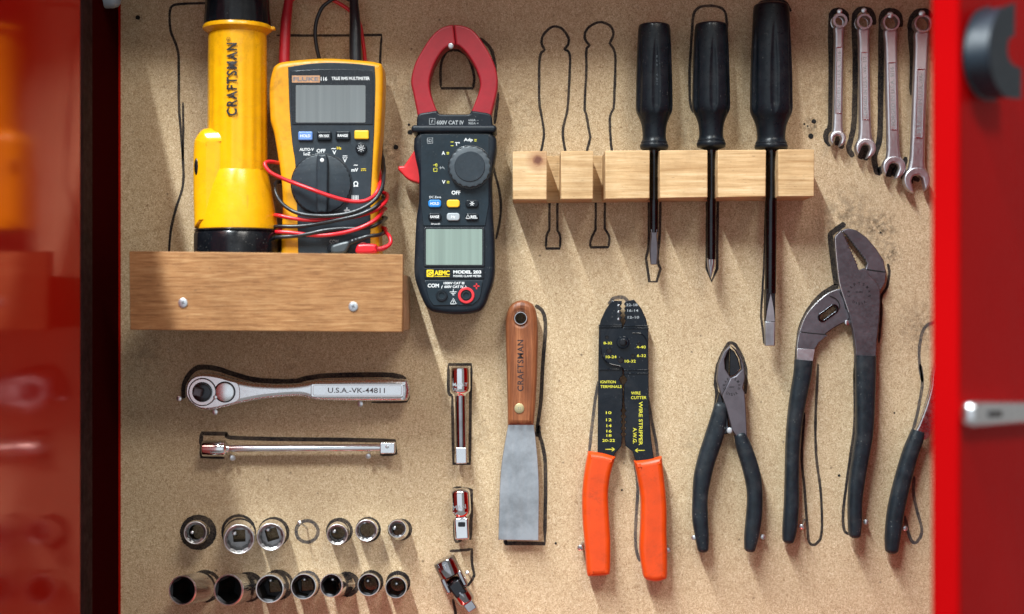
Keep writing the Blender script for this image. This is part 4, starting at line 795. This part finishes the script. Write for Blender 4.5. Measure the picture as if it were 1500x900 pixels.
plate(t, 'drive_square', rotp(rrect(X19(213,250)[0]-5.8, X19(213,250)[1]-5.8, X19(213,250)[0]+5.8, X19(213,250)[1]+5.8, 1.2), *X19(213,250), 12), 28, 38, 'gunmetal', 0.8, 3, dr)
boss(t, 'selector_recess', *X19(352,255), 15.6, 22.8, 23.5, 'darksteel', 0.15, 40)
boss(t, 'selector', *X19(352,255), 14, 23.2, 24.8, 'satin', 0.8, 40)
boss(t, 'detent', *X19(298,285), 3.3, 23.2, 25.2, 'satin', 0.9, 16)
plate(t, 'panel_rim', [rrect(*X19(850,209), *X19(1384,283), 2.4), rrect(*X19(862,219), *X19(1372,273), 1.6)], 21.4, 22.7, 'chrome', 0.3)
letters(t, [('U.S.A.-VK-44811', *X19(1112,246), 30/3.947, 330/3.947, 0.3, .01)], 'engrave', 22.1)
lines(t, 'panel_groove', [[X19(850,209)+('c',), X19(1384,209)+('c',), X19(1384,283)+('c',), X19(850,283)+('c',), X19(850,209)]], 0.9, 22.08, 'engrave')
# ------------------------------------------------------------------ extension bars, adapter, universal joint
def bar(name, label, cat, A, B, rows, sq, zc_, group=None):
    """rows along A..B: (fraction, radius px); sq: (f0, f1, half px) square drive end"""
    t = T(name, label, cat, (A[0]+B[0])/2, max(A[1], B[1]), zc_+6, group, zbase=zc_)
    k = S*t.k; a, b = P(t, *A, zc_), P(t, *B, zc_)
    return t, a, b, k
t, a, b, k = bar('extension_bar', 'long chrome extension bar lying level under the ratchet', 'extension bar', X19(212,586), X19(1335,580), None, None, 11)
lathe(t, 'socket_end', a, b, [(0, 9*k), (.004, 11.2*k), (.01, 11.7*k), (.105, 11.7*k), (.118, 11.4*k), (.124, 10*k), (.13, 7*k), (.14, 6*k)], 'chrome', 40)
lathe(t, 'bar', a, b, [(.13, 4.8*k), (.15, 5.2*k), (.17, 5.7*k), (.9, 5.7*k), (.925, 5.5*k)], 'chrome', 32)
d = (b-a).normalized()
def sqbar(t, a, b, f0, f1, h, rot=0, bev=0.0008, mat='satin', name='drive_square', parent=None, hz=None):
    d, u, wv = frame(b-a); L = (b-a).length; V = []
    for f in (f0, f1):
        for (x, y) in ((1,1), (1,-1), (-1,-1), (-1,1)): V.append(a+d*(f*L)+u*((hz or h)*x)+wv*(h*y))
    o = mk(name, V, [(0,1,2,3), (7,6,5,4), (0,4,5,1), (1,5,6,2), (2,6,7,3), (3,7,4,0)], mat, t, parent)
    m = o.modifiers.new('bevel', 'BEVEL'); m.width = bev; m.segments = 3; return o
sqbar(t, a, b, .922, 1.0, 8.2*k); boss(t, 'detent_ball', *X19(1290,573), 2.6, 14.4, 16.2, 'chrome', .8, 14)
lines(t, 'stamp', [[X19(270+i*9,596), X19(272+i*9,606)] for i in range(7)], .8, 17.6, 'engrave')
t, a, b, k = bar('extension_bar', 'short chrome extension bar hanging upright beside the scraper handle', 'extension bar', (673.5,538), (675.5,680), None, None, 11)
lathe(t, 'socket_end', a, b, [(0, 11*k), (.01, 14*k), (.04, 15*k), (.22, 15*k), (.25, 14.4*k), (.27, 12*k), (.285, 9*k), (.3, 8*k)], 'chrome', 40)
lathe(t, 'bar', a, b, [(.28, 7.4*k), (.31, 8.2*k), (.8, 8.2*k), (.835, 7.8*k)], 'dark_chrome', 32)
sqbar(t, a, b, .83, 1.0, 8.2*k)
letters(t, [('MAN-T', 674, 563.5, 5.2, 22, 0, .01), ('USA', 668, 570.5, 4, 10, 0, .0)], 'pale', 0, None, lambda X, Y: 11+math.sqrt(max(0, (15.2*k*1000)**2-((X-674)*k*1000)**2))+.1)
t, a, b, k = bar('socket_adapter', 'stubby chrome socket adapter above the universal joint', 'socket adapter', (673,717), (677,793), None, None, 11)
lathe(t, 'socket_end', a, b, [(0, 10*k), (.03, 13.4*k), (.08, 15*k), (.42, 15.2*k), (.5, 14*k), (.55, 10.5*k), (.57, 9*k)], 'chrome', 40)
sqbar(t, a, b, .55, .98, 10.6*k, mat='chrome', bev=.0016); plate(t, 'release_notch', rrect(671,765,681.5,772,1.5), 16, 17.4, 'darksteel', .3)
letters(t, [('MAN', 673, 743, 6.5, 19, -8, .0)], 'pale', 0, None, lambda X, Y: 11+math.sqrt(max(0, (15.3*k*1000)**2-((X-674)*k*1000)**2))+.1)
t, a, b, k = bar('universal_joint', 'tilted chrome universal joint at the bottom edge of the board', 'universal joint', (649,821), (664,852), None, None, 14)
lathe(t, 'socket_end', a, b, [(0, 11*k), (0, 13*k), (.03, 16*k), (.1, 17*k), (.62, 17*k), (.74, 16.4*k), (.80, 12*k)], 'dark_chrome', 40)
letters(t, [('T', 652, 829, 6, 5, -25, .0)], 'pale', 23.2)
for sgn in (-1, 1):
    w_ = frame(b-a)[2]*(13*k*sgn); sqbar(t, a+w_, b+w_, .70, 1.42, 3.8*k, 0, .0014, 'dark_chrome', 'fork', None, 9.5*k)
c_, e_ = P(t, 663,853,14), P(t, 691,893,15)
lathe(t, 'pivot_block', a+(b-a)*.86, a+(b-a)*1.42, [(.02, 5*k), (.15, 9.5*k), (.35, 12.4*k), (.65, 12.4*k), (.85, 9.5*k), (.98, 4*k)], 'darksteel', 28)
lathe(t, 'pivot_pin', a+(b-a)*1.14-frame(b-a)[2]*(17.6*k), a+(b-a)*1.14+frame(b-a)[2]*(17.6*k), [(0, 3.6*k), (.04, 4.4*k), (.96, 4.4*k), (1, 3.6*k)], 'satin', 18)
for sgn in (-1, 1):
    u_ = frame(e_-c_)[1]*(9.5*k*sgn); sqbar(t, c_+u_, e_+u_, .02, .5, 9.5*k, 0, .0014, 'darksteel', 'fork', None, 3.4*k)
lathe(t, 'lower_body', c_, e_, [(.34, 9*k), (.38, 13*k), (.72, 13*k), (.78, 11*k)], 'dark_chrome', 36); sqbar(t, c_, e_, .77, 1.06, 7.6*k, mat='dark_chrome')
# ------------------------------------------------------------------ sockets
def poly_r(a, n, r):
    s = 2*PI/n; x = (a % s) - s/2; return r*math.cos(PI/n)/math.cos(x)
def socket(label, front, r, back, L, pts, group, rot=0.0, rb=None, wall=0.84, dp=.45, inm='socket_in'):
    t = T('socket', label, 'socket', back[0], back[1], 0, group)
    k = (D-L/1000)/D
    A = P(t, back[0], back[1], 0.8); B = Vector(((front[0]-750)*S*k, -L/1000, (450-front[1])*S*k)) - t.loc
    R = r*S*k; Rb = (rb or r)*S*k; ri = R*wall; n = 72
    def inner(a, rr): 
        a += rot
        return poly_r(a, 6, rr) if pts == 6 else max(poly_r(a, 6, rr*.99), poly_r(a+PI/6, 6, rr*.99))
    lathe(t, 'shell', A, B, [(0, Rb*.93), (.02, Rb), (.5, Rb), (.56, R), (.955, R)], 'chrome', n, None, None, False, 45)
    lathe(t, 'rim', A, B, [(.955, R), (.985, R*.985), (1, R*.95), (1.0, R*.92), (.985, R*.885)], 'rim', n, None, None, False, 50)
    def rf(a, s, q): return q if s > .984 and q > ri*1.02 else inner(a, q)
    lathe(t, 'wrenching_bore', A, B, [(.985, R*.886), (.955, ri), (dp, ri), (dp-.01, ri*.97)], inm, n, rf, None, False, 30)
    h = min(ri*.60, .0048); sqf = lambda a, s, q: q if q > ri*.8 else poly_r(a+rot+PI/4*0, 4, q)
    lathe(t, 'drive_bore', A, B, [(dp-.005, ri*1.0), (dp-.006, h*1.42), (dp-.02, h*1.38), (0, h*1.38)], inm, n, sqf, None, False, 30)
    return t
g1, g2 = 'short sockets in the upper row', 'deep sockets in the lower row'
up = [('small short socket inside a thick black ring, left end of the upper row', (286,780.6), 16.8, (289,779), 24, 12, .2, 18),
      ('largest short socket, second from the left in the upper row', (350,790.4), 22.6, (351,781), 26, 12, .5, 23),
      ('short socket just left of the empty ring drawn in the upper row', (396.6,787), 20.6, (400,780), 25, 12, .5, 21),
      ('short socket just right of the empty ring drawn in the upper row', (494,783.5), 15.6, (496,778), 24, 12, .6, 16),
      ('short socket second from the right end of the upper row', (536.5,777.5), 16.2, (539,775.5), 24, 12, .5, 16.5),
      ('smallest short socket, right end of the upper row', (582,775), 13.2, (584,776), 26, 12, .2, 15.5)]
for lb, f_, r, bk, L, pt, rt, rb in up: socket(lb, f_, r, bk, L, pt, g1, rt, rb, .80)
lo = [('deep socket tipped to the left, left end of the lower row', (266.6,865), 22, (296,860), 38, .0, 22.5),
      ('widest deep socket, second from the left in the lower row', (334,864.5), 23.3, (362,860), 38, .1, 21),
      ('deep socket third from the left in the lower row', (395,863), 21, (404,858), 34, .52, 21),
      ('deep socket in the middle of the lower row', (444.5,859.5), 19, (451,856), 33, .5, 18),
      ('deep socket leaning left over a dark ring, third from the right in the lower row', (485,858), 17.4, (503,856), 34, .5, 16.5),
      ('deep socket second from the right end of the lower row', (540,857), 16.6, (544,853), 32, .5, 16),
      ('smallest deep socket, right end of the lower row', (580,861), 16, (583,855), 32, .5, 16)]
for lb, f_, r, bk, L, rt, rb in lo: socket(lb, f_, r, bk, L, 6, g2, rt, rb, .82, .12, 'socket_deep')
# nails the sockets hang on, seen inside the bores
for a in ((281,780,19,2.8), (343,781,21,3.6), (392,775.5,20,3.4), (489,778,20,3.4), (533.5,765,19,3), (577,773.5,21,3.2), (396,850,22,2.6), (445.5,848.5,22,2.8), (487,848.5,22,2.8), (538.5,850.5,21,2.8), (580.5,854.5,21,2.8)):
    nail(a[0], a[1], a[2], a[3], 5, 3)
# ------------------------------------------------------------------ right door's handle and latch (sub-parts of the door)
def dz(px, py, o):         # point on the right door at height py and px, lifted o metres off its face
    best = min((abs((p.x+cab.loc.x)*D/(D+(p.y+cab.loc.y))/S+750-px), s) for s in [i*.0005 for i in range(-40, 300)] for p in [dpt(s, o, 0)])
    p = dpt(best[1], o, 0) + cab.loc; f_ = (D+p.y)/D; return dpt(best[1], o, (450-py)*S*f_)
def tube3(name, pts, rad, mat, parent, n=16):
    q = cr([tuple(p) for p in pts], False, 8); c3 = [Vector(p) for p in q]; rr_ = cr([(r,) for r in rad], False, 8); V = []; F = []
    nv = None
    for i, c in enumerate(c3):
        d = (c3[min(i+1, len(q)-1)]-c3[max(i-1, 0)]).normalized(); nv = d.orthogonal().normalized() if nv is None else (nv-d*nv.dot(d)).normalized(); bn = d.cross(nv)
        for j in range(n):
            a = 2*PI*j/n; V.append(c+nv*(rr_[i][0]*math.cos(a))+bn*(rr_[i][0]*math.sin(a)))
    for i in range(len(q)-1):
        for j in range(n):
            a, b = i*n+j, i*n+(j+1) % n; F.append((a, b, b+n, a+n))
    F += [tuple(range(n-1, -1, -1)), tuple((len(q)-1)*n+i for i in range(n))]
    return mk(name, V, F, mat, cab, parent)
cres = cr([(1482,8,'c'),(1455,17),(1438,44),(1433,80),(1442,115),(1464,138),(1493,142,'c'),(1494,103,'c'),(1479,98),(1469,85),(1467,66),(1473,52),(1481,50,'c')], True, 4)
fr = [Vector(dz(1450+(x-1433)*.74, y, .017)) for x, y in cres]; n_ = len(fr)
hn = mk('handle', fr + [p-nrm*.0155 for p in fr], [tuple(range(n_)), tuple(range(2*n_-1, n_-1, -1))] + [(i_, (i_+1) % n_, n_+(i_+1) % n_, n_+i_) for i_ in range(n_)], 'pull', cab, rd)
m = hn.modifiers.new('bevel', 'BEVEL'); m.width = .0015; m.segments = 3; m.limit_method = 'ANGLE'
la = Vector(dz(1413,607,.004)); lb_ = Vector(dz(1520,603,.004))
d_ = (lb_-la).normalized()
def lbox(name, p, q, hh, o0, o1, mat, par, bev):
    V = []
    for c in (p, q):
        for (x, y) in ((o0,-hh), (o1,-hh), (o1,hh), (o0,hh)): V.append(c+nrm*x+Vector((0,0,y)))
    o = mk(name, V, [(0,1,2,3), (7,6,5,4), (0,4,5,1), (1,5,6,2), (2,6,7,3), (3,7,4,0)], mat, cab, par); m = o.modifiers.new('bevel', 'BEVEL'); m.width = bev; m.segments = 4; return o
lt = lbox('latch', la, lb_, 18*S*.76, -.0035, .007, 'satin', rd, .005)
lbox('keyway', la+d_*.022, la+d_*.045, 5*S*.76, .0062, .0078, 'darksteel', lt, .0005)
